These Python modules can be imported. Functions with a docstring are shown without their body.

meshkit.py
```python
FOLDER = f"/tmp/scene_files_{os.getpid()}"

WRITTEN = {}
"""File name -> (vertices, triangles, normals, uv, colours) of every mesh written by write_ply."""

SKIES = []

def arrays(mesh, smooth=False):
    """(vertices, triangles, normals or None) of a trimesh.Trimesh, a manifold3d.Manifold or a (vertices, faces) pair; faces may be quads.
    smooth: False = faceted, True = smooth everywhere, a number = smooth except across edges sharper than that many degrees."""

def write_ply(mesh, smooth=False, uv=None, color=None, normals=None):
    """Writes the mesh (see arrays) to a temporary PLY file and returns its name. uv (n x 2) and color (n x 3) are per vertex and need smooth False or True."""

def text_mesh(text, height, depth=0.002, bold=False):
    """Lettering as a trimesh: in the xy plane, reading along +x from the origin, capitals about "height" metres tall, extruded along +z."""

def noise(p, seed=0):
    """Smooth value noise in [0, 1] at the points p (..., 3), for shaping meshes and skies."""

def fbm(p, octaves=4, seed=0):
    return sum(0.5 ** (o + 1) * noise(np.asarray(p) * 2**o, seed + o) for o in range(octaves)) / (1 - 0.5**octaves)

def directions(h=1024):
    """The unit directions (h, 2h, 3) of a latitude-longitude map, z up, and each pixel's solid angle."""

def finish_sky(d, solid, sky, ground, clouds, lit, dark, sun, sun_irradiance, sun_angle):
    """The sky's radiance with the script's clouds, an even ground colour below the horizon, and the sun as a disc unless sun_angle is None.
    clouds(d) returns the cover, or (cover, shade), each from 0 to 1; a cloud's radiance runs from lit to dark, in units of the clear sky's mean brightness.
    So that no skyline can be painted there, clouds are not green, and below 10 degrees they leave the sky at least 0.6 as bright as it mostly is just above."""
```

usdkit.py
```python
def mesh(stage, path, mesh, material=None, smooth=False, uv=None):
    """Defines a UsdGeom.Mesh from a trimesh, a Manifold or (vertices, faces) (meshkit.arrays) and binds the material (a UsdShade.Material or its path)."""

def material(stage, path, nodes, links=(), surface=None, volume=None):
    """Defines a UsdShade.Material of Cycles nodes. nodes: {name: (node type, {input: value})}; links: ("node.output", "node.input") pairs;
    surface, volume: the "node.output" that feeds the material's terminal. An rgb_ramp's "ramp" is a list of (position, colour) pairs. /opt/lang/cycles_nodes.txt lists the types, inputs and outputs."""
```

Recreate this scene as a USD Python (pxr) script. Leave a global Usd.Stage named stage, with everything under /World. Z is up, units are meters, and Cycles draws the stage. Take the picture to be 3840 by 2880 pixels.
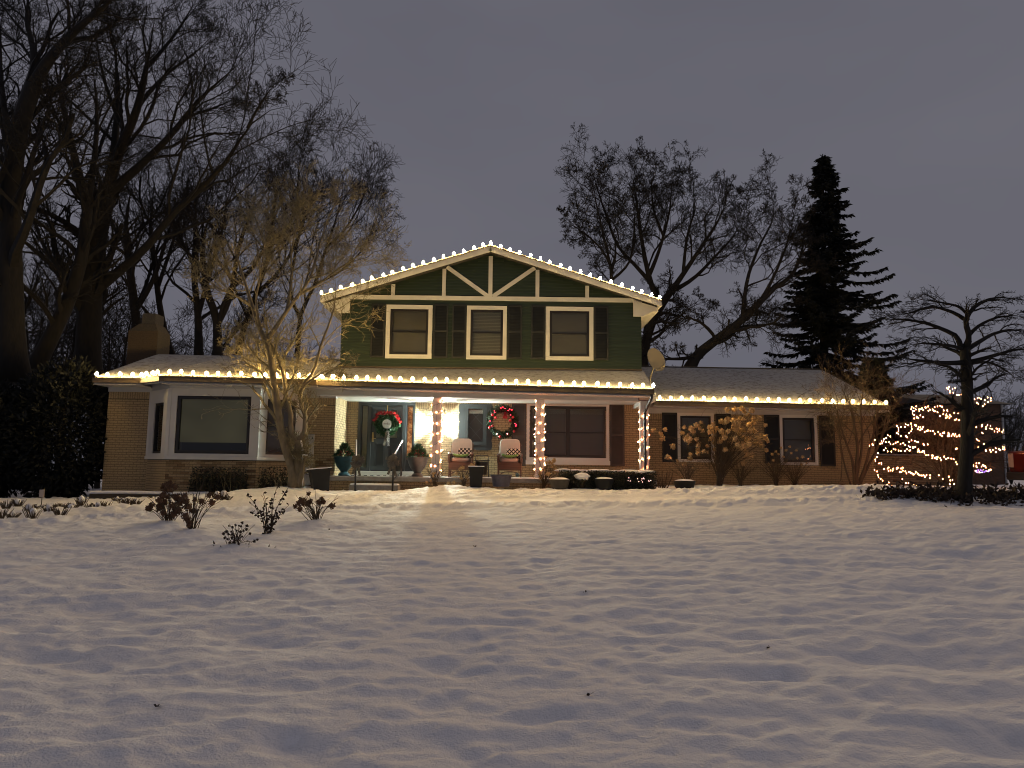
import math
import numpy as np
import trimesh
import usdkit, meshkit
from pxr import Usd, UsdGeom, UsdLux, UsdShade, Gf, Sdf, Vt

stage = Usd.Stage.CreateInMemory()
UsdGeom.SetStageUpAxis(stage, "Z")
UsdGeom.SetStageMetersPerUnit(stage, 1.0)
UsdGeom.Xform.Define(stage, "/World")
UsdGeom.Scope.Define(stage, "/World/Looks")

# ------------------------------------------------------------------ camera, sky, light
EYE = np.array([0.0, 0.0, 0.68])
FPX, PITCH, ROLL = 2743.0, math.radians(6.5), 0.012          # focal length in pixels of the 3840 px wide photograph
_F = np.array([0, math.cos(PITCH), math.sin(PITCH)])
_U0 = np.array([0, -math.sin(PITCH), math.cos(PITCH)])
_R0 = np.array([1.0, 0, 0])
_R = _R0 * math.cos(ROLL) + _U0 * math.sin(ROLL)
_U = _U0 * math.cos(ROLL) - _R0 * math.sin(ROLL)
cam = UsdGeom.Camera.Define(stage, "/World/camera")
_m = Gf.Matrix4d(*[float(x) for x in (*_R, 0, *_U, 0, *(-_F), 0, *EYE, 1)])
cam.AddTransformOp().Set(_m)
cam.CreateHorizontalApertureAttr(36.0)
cam.CreateVerticalApertureAttr(27.0)
cam.CreateFocalLengthAttr(36.0 * FPX / 3840)
cam.CreateClippingRangeAttr(Gf.Vec2f(0.05, 2000))
cam.CreateExposureAttr(0.0)

SUN_EL, SUN_DIR = math.radians(32), np.array([0.55, 0.84])    # faint warm glow of the town on the clouds, from beyond the house
SUN_DIR = SUN_DIR / np.linalg.norm(SUN_DIR)
SUN_ROT = math.atan2(SUN_DIR[0], SUN_DIR[1])
dome = UsdLux.DomeLight.Define(stage, "/World/sky")
dome.GetPrim().SetCustomDataByKey("kind", "structure")
dm = usdkit.material(stage, "/World/Looks/night_sky", {
    "sky": ("sky_texture", {"sky_type": "single_scattering", "sun_disc": False, "sun_elevation": SUN_EL, "sun_rotation": SUN_ROT}),
    "dim": ("mix_color", {"blend_type": "multiply", "fac": 1.0, "b": (0.02, 0.02, 0.022)}),
    "tc": ("texture_coordinate", {}),
    "map": ("mapping", {"scale": (1.0, 1.0, 2.6)}),
    "n": ("noise_texture", {"scale": 1.7, "detail": 4.0, "roughness": 0.5}),
    "r": ("rgb_ramp", {"ramp": [(0.25, (1.18, 1.17, 1.46)), (0.5, (1.36, 1.34, 1.64)), (0.75, (1.52, 1.49, 1.78))]}),
    "mixc": ("mix_color", {"blend_type": "mix", "fac": 0.96}),
    "bg": ("background_shader", {"strength": 0.1}),
}, [("sky.color", "dim.a"), ("tc.generated", "map.vector"), ("map.vector", "n.vector"), ("n.fac", "r.fac"), ("dim.result", "mixc.a"), ("r.color", "mixc.b"), ("mixc.result", "bg.color")], surface="bg.background")
UsdShade.MaterialBindingAPI.Apply(dome.GetPrim()).Bind(dm)
sun = UsdLux.DistantLight.Define(stage, "/World/cloud_glow")
sun.CreateIntensityAttr(0.12)
sun.CreateAngleAttr(30.0)
sun.CreateNormalizeAttr(True)
sun.CreateColorAttr(Gf.Vec3f(1.0, 0.71, 0.45))
_d = np.array([SUN_DIR[0] * math.cos(SUN_EL), SUN_DIR[1] * math.cos(SUN_EL), math.sin(SUN_EL)])   # towards the glow: the light's +z
_x = np.cross([0, 0, 1.0], _d); _x /= np.linalg.norm(_x)
_y = np.cross(_d, _x)
sun.AddTransformOp().Set(Gf.Matrix4d(*[float(v) for v in (*_x, 0, *_y, 0, *_d, 0, 0, 0, 60, 1)]))

# strengths of the lit lamps (radiance)
C9, MINI, SCONCE = 260.0, 230.0, 6000.0

# ------------------------------------------------------------------ where things stand: a sight line of the photograph met with a real distance
def at(p, Y):
    s, t = p
    d = _F + _R * (s - 1920) / FPX - _U * (t - 1440) / FPX
    return EYE + d * (Y / d[1])

ZOOM = {1: (300, 1100, 2.074), 2: (1150, 850, 1.58), 3: (1150, 1400, 3.16), 4: (1750, 1400, 2.765), 5: (2350, 1300, 2.107), 6: (3100, 1050, 1.843),
        7: (0, 0, 1.185), 8: (2000, 450, 1.4747), 9: (1600, 1600, 5.53), 10: (300, 1750, 2.212), 11: (0, 1700, 2.458), 12: (1120, 1600, 5.925), 0: (0, 0, 0.576)}
def z(k, x, y):
    ox, oy, sc = ZOOM[k]
    return (ox + x / sc, oy + y / sc)
def az(k, x, y, Y):
    return at(z(k, x, y), Y)

# ------------------------------------------------------------------ naming and meshes
_taken = {}
def numbered(path):
    n = _taken.get(path, 0)
    _taken[path] = n + 1
    return path if n == 0 else f"{path}_{n:03d}"

def tag(prim, label=None, cat=None, group=None, kind=None):
    for k, v in (("label", label), ("category", cat), ("group", group), ("kind", kind)):
        if v:
            prim.SetCustomDataByKey(k, v)
    return prim

class Thing:
    """A top-level thing: an Xform at its base; parts are given in world coordinates."""
    def __init__(self, name, label, cat, loc, group=None, kind=None):
        self.path = numbered("/World/" + name)
        self.loc = np.array(loc, float)
        x = UsdGeom.Xform.Define(stage, self.path)
        x.AddTranslateOp().Set(Gf.Vec3d(*map(float, loc)))
        self.prim = tag(x.GetPrim(), label, cat, group, kind)
    def part(self, name, mesh, mat, parent=None, smooth=False, label=None, kind=None):
        v, f = mesh
        path = numbered((parent or self.path) + "/" + name)
        m = usdkit.mesh(stage, path, (np.asarray(v, float) - self.loc, f), mat, smooth=smooth)
        tag(m.GetPrim(), label, None, None, kind)
        return path

def single(name, mesh, mat, label=None, cat=None, group=None, kind=None, smooth=False, base=True):
    v, f = mesh
    v = np.asarray(v, float)
    path = numbered("/World/" + name)
    loc = np.array([v[:, 0].mean(), v[:, 1].mean(), v[:, 2].min()]) if base else np.zeros(3)
    m = usdkit.mesh(stage, path, (v - loc, f), mat, smooth=smooth)
    m.AddTranslateOp().Set(Gf.Vec3d(*map(float, loc)))
    tag(m.GetPrim(), label, cat, group, kind)
    return path

def join(*ms):
    ms = [m for m in ms if m is not None and len(m[1])]
    V, Fs, n = [], [], 0
    for v, f in ms:
        V.append(np.asarray(v, float)); Fs.append(np.asarray(f, int) + n); n += len(v)
    return np.vstack(V), np.vstack(Fs)

_BF = np.array([[0, 2, 1], [0, 3, 2], [4, 5, 6], [4, 6, 7], [0, 1, 5], [0, 5, 4], [1, 2, 6], [1, 6, 5], [2, 3, 7], [2, 7, 6], [3, 0, 4], [3, 4, 7]])
def hexa(c8):
    """8 corners: bottom ring 0-3 anticlockwise, top ring 4-7."""
    return np.asarray(c8, float), _BF.copy()
def box(x0, x1, y0, y1, z0, z1):
    return hexa([(x0, y0, z0), (x1, y0, z0), (x1, y1, z0), (x0, y1, z0), (x0, y0, z1), (x1, y0, z1), (x1, y1, z1), (x0, y1, z1)])
def cbox(x0, x1, y0, y1, z0, z1, c=0.01):
    """A box with all edges chamfered by c."""
    import itertools
    pts = []
    for sx, sy, sz in itertools.product((0, 1), repeat=3):
        X, Y, Z_ = (x0, x1)[sx], (y0, y1)[sy], (z0, z1)[sz]
        dx, dy, dz = (c, -c)[sx], (c, -c)[sy], (c, -c)[sz]
        pts += [(X, Y + dy, Z_ + dz), (X + dx, Y, Z_ + dz), (X + dx, Y + dy, Z_)]
    return hull(pts)
def hull(pts):
    h = trimesh.convex.convex_hull(np.asarray(pts, float))
    return np.array(h.vertices), np.array(h.faces)
def xf(mesh, M=None, t=(0, 0, 0), rz=0.0, s=1.0, rx=0.0):
    v = np.asarray(mesh[0], float) * s
    if rx:
        c, q = math.cos(rx), math.sin(rx); v = v @ np.array([[1, 0, 0], [0, c, -q], [0, q, c]]).T
    if rz:
        c, q = math.cos(rz), math.sin(rz); v = v @ np.array([[c, -q, 0], [q, c, 0], [0, 0, 1]]).T
    if M is not None:
        v = v @ np.asarray(M).T
    return v + np.asarray(t, float), mesh[1]

def tubes(P, R, k=6, cap=True):
    """Tubes along polylines: P (N, S+1, 3), R (N, S+1)."""
    P = np.asarray(P, float); R = np.asarray(R, float)
    N, S1, _ = P.shape
    T = np.empty_like(P)
    T[:, 1:-1] = P[:, 2:] - P[:, :-2]; T[:, 0] = P[:, 1] - P[:, 0]; T[:, -1] = P[:, -1] - P[:, -2]
    T /= np.maximum(np.linalg.norm(T, axis=2, keepdims=True), 1e-9)
    mean = P[:, -1] - P[:, 0]
    ref = np.where((np.abs(mean[:, 2]) > 0.8 * np.linalg.norm(mean, axis=1))[:, None], [1.0, 0.13, 0.0], [0.07, 0.05, 1.0])
    A = np.cross(T, ref[:, None, :]); A /= np.maximum(np.linalg.norm(A, axis=2, keepdims=True), 1e-9)
    B = np.cross(T, A)
    a = np.arange(k) * 2 * np.pi / k
    V = P[:, :, None, :] + R[:, :, None, None] * (np.cos(a)[None, None, :, None] * A[:, :, None, :] + np.sin(a)[None, None, :, None] * B[:, :, None, :])
    V = V.reshape(-1, 3)
    i = np.arange(N)[:, None, None] * S1 * k + np.arange(S1 - 1)[None, :, None] * k
    j = np.arange(k)[None, None, :]; j2 = (j + 1) % k
    a0, b0, a1, b1 = i + j, i + j2, i + k + j, i + k + j2
    Fc = np.concatenate([np.stack([a0, a1, b0], -1).reshape(-1, 3), np.stack([b0, a1, b1], -1).reshape(-1, 3)])
    if cap and k > 2:
        e = (np.arange(N) * S1 * k)[:, None]
        caps = []
        for off, flip in ((0, False), ((S1 - 1) * k, True)):
            for q in range(1, k - 1):
                tri = np.concatenate([e + off, e + off + q, e + off + q + 1], 1)
                caps.append(tri[:, ::-1] if flip else tri)
        Fc = np.vstack([Fc] + caps)
    return V, Fc
def tube(pts, r, k=8):
    pts = np.asarray(pts, float)
    r = np.full(len(pts), r) if np.ndim(r) == 0 else np.asarray(r, float)
    return tubes(pts[None], r[None], k)
def lathe(profile, n=24, center=(0, 0, 0), sx=1.0, sy=1.0):
    """profile: (r, z) from bottom to top, closed at both ends by points on the axis if r = 0."""
    pr = np.array(profile, float); a = np.arange(n) * 2 * np.pi / n
    V = np.stack([pr[:, 0:1] * np.cos(a) * sx, pr[:, 0:1] * np.sin(a) * sy, np.repeat(pr[:, 1:2], n, 1)], -1).reshape(-1, 3)
    Fs = []
    for i in range(len(pr) - 1):
        for j in range(n):
            p, q = i * n + j, i * n + (j + 1) % n
            Fs += [(p, q, p + n), (q, q + n, p + n)]
    return V + np.asarray(center, float), np.array(Fs)
def spline(pts, S):
    pts = np.asarray(pts, float)
    d = np.r_[0, np.cumsum(np.linalg.norm(np.diff(pts, axis=0), axis=1))]
    from scipy.interpolate import PchipInterpolator
    return PchipInterpolator(d, pts, axis=0)(np.linspace(0, d[-1], S + 1))
_ico1 = trimesh.creation.icosphere(1); _ico2 = trimesh.creation.icosphere(2)
def blob(c, r, n=1, sc=(1, 1, 1), noise=0.0, seed=0):
    m = _ico1 if n == 1 else _ico2
    v = np.array(m.vertices)
    if noise:
        v = v * (1 + noise * (meshkit.fbm(v * 1.7 + seed * 7.3, 3, seed) - 0.5) * 2)[:, None]
    return v * np.asarray(sc) * r + np.asarray(c, float), np.array(m.faces)
def cards(C, D, L, W, rng, bend=0.0):
    """Leaf shaped pieces: two triangles (a kite) at C along direction D, of length L and width W."""
    C = np.asarray(C, float); n = len(C)
    D = D / np.maximum(np.linalg.norm(D, axis=1, keepdims=True), 1e-9)
    q = np.cross(D, rng.normal(size=(n, 3))); q /= np.maximum(np.linalg.norm(q, axis=1, keepdims=True), 1e-9)
    L = np.broadcast_to(L, n)[:, None]; W = np.broadcast_to(W, n)[:, None]
    V = np.stack([C, C + D * L * 0.5 + q * W * 0.5, C + D * L, C + D * L * 0.5 - q * W * 0.5], 1).reshape(-1, 3)
    i = np.arange(n)[:, None] * 4
    return V, np.vstack([i + [0, 1, 2], i + [0, 2, 3]])
def prism(poly, y0, y1):
    """A polygon in x, z (anticlockwise seen from the front, -y) pushed from y0 back to y1."""
    from shapely.geometry import Polygon
    m = trimesh.creation.extrude_polygon(Polygon(poly), y1 - y0, engine="earcut")
    v = np.array(m.vertices)
    return np.stack([v[:, 0], y1 - v[:, 2], v[:, 1]], 1), np.array(m.faces)

# ------------------------------------------------------------------ materials
def mat(name, color, rough=0.6, var=0.0, scale=6.0, bump=0.0, bscale=30.0, metal=0.0, detail=4.0, rnd=0.0, coat=0.0, spec=0.5, stretch=None, dist=0.02):
    """A principled material whose colour varies by noise (var), from piece to piece (rnd), with fine relief (bump)."""
    c = np.array(color, float)
    nodes = {"p": ("principled_bsdf", {"base_color": tuple(c), "roughness": rough, "metallic": metal, "specular_ior_level": spec, "coat_weight": coat})}
    links = []
    nodes["tc"] = ("texture_coordinate", {})
    src = "tc.object"
    if stretch:
        nodes["mp"] = ("mapping", {"scale": stretch}); links.append(("tc.object", "mp.vector")); src = "mp.vector"
    out = None
    if var:
        nodes["n"] = ("noise_texture", {"scale": scale, "detail": detail, "roughness": 0.6})
        nodes["r"] = ("rgb_ramp", {"ramp": [(0.3, tuple(c * (1 - var))), (0.7, tuple(np.minimum(c * (1 + var), 0.95)))]})
        links += [(src, "n.vector"), ("n.fac", "r.fac")]
        out = "r.color"
    if rnd:
        nodes["oi"] = ("object_info", {}); nodes["ge"] = ("geometry", {})
        nodes["ad"] = ("math", {"math_type": "add"}); nodes["fr"] = ("math", {"math_type": "fraction"})
        nodes["mr"] = ("map_range", {"from_min": 0.0, "from_max": 1.0, "to_min": 1 - rnd, "to_max": 1 + rnd})
        nodes["hs"] = ("hsv", {"hue": 0.5, "saturation": 1.0, "fac": 1.0, "color": tuple(c)})
        links += [("oi.random", "ad.value1"), ("ge.random_per_island", "ad.value2"), ("ad.value", "fr.value1"), ("fr.value", "mr.value"), ("mr.result", "hs.value")]
        if out:
            links.append((out, "hs.color"))
        out = "hs.color"
    if out:
        links.append((out, "p.base_color"))
    if bump:
        nodes["bn"] = ("noise_texture", {"scale": bscale, "detail": 5.0, "roughness": 0.6})
        nodes["b"] = ("bump", {"strength": bump, "distance": dist})
        links += [(src, "bn.vector"), ("bn.fac", "b.height"), ("b.normal", "p.normal")]
    return usdkit.material(stage, "/World/Looks/" + name, nodes, links, surface="p.BSDF")

def glow(name, color, strength, rim=False):
    return usdkit.material(stage, "/World/Looks/" + name, {"e": ("emission", {"color": tuple(color), "strength": strength})}, surface="e.emission")

M = {}
M["brick"] = None
def brick_material(name, ramp):
    nodes = {"oi": ("object_info", {}), "ge": ("geometry", {}), "ad": ("math", {"math_type": "add"}), "fr": ("math", {"math_type": "fraction"}),
             "r": ("rgb_ramp", {"ramp": ramp}), "tc": ("texture_coordinate", {}), "n": ("noise_texture", {"scale": 45.0, "detail": 4.0}),
             "nr": ("rgb_ramp", {"ramp": [(0.3, (0.72, 0.7, 0.68)), (0.65, (1.1, 1.1, 1.1))]}), "mx": ("mix_color", {"blend_type": "multiply", "fac": 1.0}),
             "b": ("bump", {"strength": 0.5, "distance": 0.01}), "p": ("principled_bsdf", {"roughness": 0.85})}
    links = [("oi.random", "ad.value1"), ("ge.random_per_island", "ad.value2"), ("ad.value", "fr.value1"), ("fr.value", "r.fac"), ("tc.object", "n.vector"),
             ("n.fac", "nr.fac"), ("r.color", "mx.a"), ("nr.color", "mx.b"), ("mx.result", "p.base_color"), ("n.fac", "b.height"), ("b.normal", "p.normal")]
    return usdkit.material(stage, "/World/Looks/" + name, nodes, links, surface="p.BSDF")
M["brick"] = brick_material("buff_brick", [(0.0, (0.22, 0.150, 0.075)), (0.3, (0.33, 0.245, 0.13)), (0.6, (0.38, 0.29, 0.165)), (0.85, (0.26, 0.175, 0.088)), (1.0, (0.15, 0.088, 0.046))])
M["mortar"] = mat("mortar", (0.055, 0.046, 0.034), 0.95, 0.25, 25, 0.3, 60)
M["chimney_brick"] = brick_material("chimney_brick", [(0.0, (0.065, 0.045, 0.03)), (0.5, (0.10, 0.075, 0.045)), (1.0, (0.05, 0.034, 0.022))])
M["white"] = mat("white_paint", (0.56, 0.555, 0.53), 0.55, 0.05, 3, 0.08, 40)
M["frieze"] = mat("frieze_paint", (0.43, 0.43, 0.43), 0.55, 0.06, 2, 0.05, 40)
M["green"] = mat("green_siding", (0.022, 0.036, 0.022), 0.5, 0.12, 2.0, 0.1, 25, rnd=0.10, stretch=(1, 1, 6))
M["shutter"] = mat("shutter_paint", (0.012, 0.014, 0.014), 0.55, 0.2, 5)
M["brownshutter"] = mat("brown_shutter_paint", (0.045, 0.036, 0.034), 0.55, 0.15, 5)
M["sash"] = mat("dark_sash", (0.014, 0.012, 0.011), 0.4)
M["gutter"] = mat("bronze_gutter", (0.075, 0.055, 0.035), 0.45, 0.15, 8)
M["lip"] = mat("gutter_edge", (0.05, 0.04, 0.018), 0.45)
M["shingle"] = mat("shingle", (0.045, 0.042, 0.04), 0.9, 0.3, 30, 0.4, 30)
M["door"] = mat("slate_door_paint", (0.017, 0.020, 0.023), 0.5, 0.06, 4)
M["brass"] = mat("brass", (0.62, 0.44, 0.18), 0.3, metal=1.0)
M["black"] = mat("black_metal", (0.012, 0.012, 0.013), 0.4)
M["concrete"] = mat("concrete", (0.26, 0.25, 0.235), 0.9, 0.2, 7, 0.3, 50)
M["shade"] = mat("window_shade", (0.12, 0.105, 0.09), 0.85, 0.04, 4, stretch=(1, 1, 12))
M["blind"] = mat("pale_blind", (0.19, 0.175, 0.155), 0.7)
M["curtain"] = mat("sheer_curtain", (0.42, 0.36, 0.26), 0.9, 0.12, 5, stretch=(10, 10, 0.3))
M["dark"] = mat("dark_interior", (0.012, 0.011, 0.010), 0.9)
M["bark"] = mat("dark_bark", (0.011, 0.0095, 0.008), 0.95, 0.35, 9, 0.6, 25, stretch=(1, 1, 0.3), dist=0.03)
M["farbark"] = mat("far_bark", (0.018, 0.015, 0.013), 0.95, 0.3, 3)
M["palebark"] = mat("pale_smooth_bark", (0.16, 0.133, 0.09), 0.9, 0.30, 10, 0.5, 30, stretch=(1, 1, 0.4), dist=0.02)
M["twig"] = mat("pale_twig", (0.17, 0.145, 0.085), 0.9, 0.25, 12)
M["stem"] = mat("dry_stem", (0.062, 0.043, 0.026), 0.9, 0.25, 20)
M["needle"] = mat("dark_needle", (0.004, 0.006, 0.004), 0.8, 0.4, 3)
M["dryflower"] = mat("dried_flower", (0.42, 0.28, 0.13), 0.9, 0.35, 18, rnd=0.2)
M["darkflower"] = mat("dark_dried_flower", (0.115, 0.060, 0.032), 0.9, 0.35, 18, rnd=0.2)
M["seed"] = mat("dark_seedhead", (0.035, 0.024, 0.018), 0.9, 0.2, 18)
M["hedge"] = mat("hedge_leaf", (0.030, 0.032, 0.018), 0.7, 0.4, 9)
M["wicker"] = None
M["cushion"] = mat("grey_cushion", (0.50, 0.49, 0.46), 0.9, 0.06, 8, 0.2, 14)
M["seatcushion"] = mat("tan_seat_cushion", (0.40, 0.33, 0.29), 0.9, 0.06, 8, 0.2, 14)
M["greenpillow"] = mat("green_pillow", (0.13, 0.27, 0.08), 0.9, 0.15, 8)
M["teal"] = mat("teal_urn_glaze", (0.020, 0.075, 0.095), 0.38, 0.25, 9)
M["greyurn"] = mat("grey_urn_glaze", (0.085, 0.088, 0.088), 0.42, 0.2, 9)
M["charcoal"] = mat("charcoal_planter", (0.010, 0.011, 0.012), 0.8, 0.2, 10)
M["kettle"] = mat("grey_planter", (0.055, 0.05, 0.043), 0.7, 0.2, 12)
M["blueglaze"] = mat("blue_grey_tub", (0.045, 0.045, 0.085), 0.4, 0.25, 14)
M["needlegreen"] = mat("wreath_needle", (0.028, 0.085, 0.030), 0.7, 0.4, 25, rnd=0.2)
M["needledark"] = mat("dull_wreath_needle", (0.020, 0.040, 0.020), 0.7, 0.4, 25)
M["red"] = mat("red_ornament", (0.45, 0.012, 0.018), 0.35, 0.3, 20, rnd=0.2)
M["redleaf"] = mat("red_poinsettia", (0.34, 0.016, 0.026), 0.6, 0.3, 20)
M["redsatin"] = mat("red_satin", (0.36, 0.010, 0.016), 0.4)
M["ribbon"] = mat("burlap_ribbon", (0.085, 0.072, 0.055), 0.8, 0.4, 40)
M["signboard"] = mat("pale_board", (0.36, 0.36, 0.34), 0.8, 0.15, 6, stretch=(8, 8, 0.6))
M["letter"] = mat("dark_lettering", (0.06, 0.06, 0.06), 0.8)
M["dish"] = mat("dish_paint", (0.16, 0.145, 0.12), 0.6)
M["timber"] = mat("wet_timber", (0.05, 0.04, 0.03), 0.9, 0.3, 8)
M["redcar"] = mat("red_car_paint", (0.075, 0.007, 0.006), 0.3, coat=0.6)
M["rubber"] = mat("rubber", (0.012, 0.012, 0.012), 0.8)
M["lens"] = mat("lamp_lens", (0.50, 0.40, 0.32), 0.2, coat=0.5)
M["neighbour"] = mat("neighbour_brick", (0.12, 0.075, 0.05), 0.9, 0.2, 6)
M["table"] = mat("brown_metal_table", (0.06, 0.05, 0.045), 0.5)
M["snow"] = None

def snow_material(name, dark=None, amount=0.0, tint=(0.82, 0.82, 0.84), grain=True):
    nodes = {"tc": ("texture_coordinate", {}), "ge": ("geometry", {}), "p": ("principled_bsdf", {"base_color": tint, "roughness": 0.75, "specular_ior_level": 0.25}),
             "n1": ("noise_texture", {"scale": 9.0, "detail": 5.0, "roughness": 0.62}), "n2": ("noise_texture", {"scale": 70.0, "detail": 3.0, "roughness": 0.7}),
             "b1": ("bump", {"strength": 0.5, "distance": 0.05}), "b2": ("bump", {"strength": 0.7, "distance": 0.014})}
    links = [("ge.position", "n1.vector"), ("ge.position", "n2.vector"), ("n1.fac", "b1.height"), ("n2.fac", "b2.height"), ("b1.normal", "b2.normal"), ("b2.normal", "p.normal")]
    if dark is not None:
        nodes["m"] = ("noise_texture", {"scale": 7.0, "detail": 7.0, "roughness": 0.72})
        nodes["r"] = ("rgb_ramp", {"ramp": [(amount, tuple(dark)), (amount + 0.16, tuple(tint))]})
        links += [("ge.position", "m.vector"), ("m.fac", "r.fac"), ("r.color", "p.base_color")]
    return usdkit.material(stage, "/World/Looks/" + name, nodes, links, surface="p.BSDF")
M["snow"] = snow_material("snow")
M["roofsnow"] = snow_material("thin_roof_snow", (0.20, 0.18, 0.155), 0.36, (0.41, 0.405, 0.40))
M["snowcap"] = snow_material("snow_cap")

M["pane"] = usdkit.material(stage, "/World/Looks/window_pane", {"t": ("transparent_bsdf", {"color": (0.9, 0.92, 0.9)}), "g": ("glossy_bsdf", {"color": (1, 1, 1), "roughness": 0.02}), "f": ("fresnel", {"IOR": 1.45}), "m": ("mix_closure", {})},
    [("f.fac", "m.fac"), ("t.BSDF", "m.closure1"), ("g.BSDF", "m.closure2")], surface="m.closure")
M["wicker"] = usdkit.material(stage, "/World/Looks/brown_wicker", {"tc": ("texture_coordinate", {}), "w": ("wave_texture", {"bands_direction": "z", "scale": 16.0, "distortion": 1.5}), "w2": ("wave_texture", {"bands_direction": "x", "scale": 12.0, "distortion": 1.0}),
    "mm": ("math", {"math_type": "multiply"}), "r": ("rgb_ramp", {"ramp": [(0.0, (0.06, 0.035, 0.025)), (1.0, (0.19, 0.115, 0.085))]}), "b": ("bump", {"strength": 0.7, "distance": 0.01}), "p": ("principled_bsdf", {"roughness": 0.6})},
    [("tc.object", "w.vector"), ("tc.object", "w2.vector"), ("w.fac", "mm.value1"), ("w2.fac", "mm.value2"), ("mm.value", "r.fac"), ("r.color", "p.base_color"), ("mm.value", "b.height"), ("b.normal", "p.normal")], surface="p.BSDF")
def lattice(name, ca, cb, scale):
    """A diagonal trellis print: light squares between crossing dark lines."""
    nodes = {"tc": ("texture_coordinate", {}), "mp": ("vector_rotate", {"rotate_type": "y_axis", "angle": 0.785}), "sx": ("separate_xyz", {}), "p": ("principled_bsdf", {"roughness": 0.9})}
    links = [("tc.object", "mp.vector"), ("mp.vector", "sx.vector")]
    for a in "xz":
        nodes["m" + a] = ("math", {"math_type": "multiply", "value2": scale}); nodes["f" + a] = ("math", {"math_type": "fraction"}); nodes["g" + a] = ("math", {"math_type": "greater_than", "value2": 0.36})
        links += [("sx." + a, "m" + a + ".value1"), ("m" + a + ".value", "f" + a + ".value1"), ("f" + a + ".value", "g" + a + ".value1")]
    nodes["mul"] = ("math", {"math_type": "multiply"}); nodes["blend"] = ("mix_color", {"a": ca, "b": cb})
    links += [("gx.value", "mul.value1"), ("gz.value", "mul.value2"), ("mul.value", "blend.fac"), ("blend.result", "p.base_color")]
    return usdkit.material(stage, "/World/Looks/" + name, nodes, links, surface="p.BSDF")
M["trellis"] = lattice("trellis_print", (0.02, 0.018, 0.018), (0.62, 0.58, 0.52), 13.0)
M["mat_stripe"] = usdkit.material(stage, "/World/Looks/striped_mat", {"tc": ("texture_coordinate", {}), "sx": ("separate_xyz", {}), "m": ("math", {"math_type": "multiply", "value2": 5.5}), "f": ("math", {"math_type": "fraction"}), "g": ("math", {"math_type": "greater_than", "value2": 0.5}),
    "mx": ("mix_color", {"a": (0.015, 0.015, 0.02), "b": (0.7, 0.7, 0.7)}), "p": ("principled_bsdf", {"roughness": 0.9})},
    [("tc.object", "sx.vector"), ("sx.x", "m.value1"), ("m.value", "f.value1"), ("f.value", "g.value1"), ("g.value", "mx.fac"), ("mx.result", "p.base_color")], surface="p.BSDF")
M["gingham"] = usdkit.material(stage, "/World/Looks/checked_ribbon", {"tc": ("texture_coordinate", {}), "c": ("checker_texture", {"color1": (0.02, 0.02, 0.03), "color2": (0.78, 0.8, 0.85), "scale": 36.0}), "p": ("principled_bsdf", {"roughness": 0.7})},
    [("tc.object", "c.vector"), ("c.color", "p.base_color")], surface="p.BSDF")
M["c9"] = glow("warm_bulb", (1.0, 0.66, 0.23), C9)
M["mini"] = glow("mini_bulb", (1.0, 0.31, 0.12), MINI)
M["treemini"] = glow("shrub_bulb", (1.0, 0.33, 0.13), 26.0)
M["redled"] = glow("red_bulb", (1.0, 0.015, 0.03), 14.0)
M["pinkled"] = glow("pink_bulb", (1.0, 0.55, 0.50), 16.0)
M["sconce"] = glow("cool_white_lamp", (0.90, 1.0, 0.90), SCONCE)
M["dimled"] = glow("dim_pink_bulb", (1.0, 0.55, 0.50), 3.0)
M["purpleled"] = glow("violet_bulb", (0.45, 0.2, 1.0), 7.0)
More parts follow.
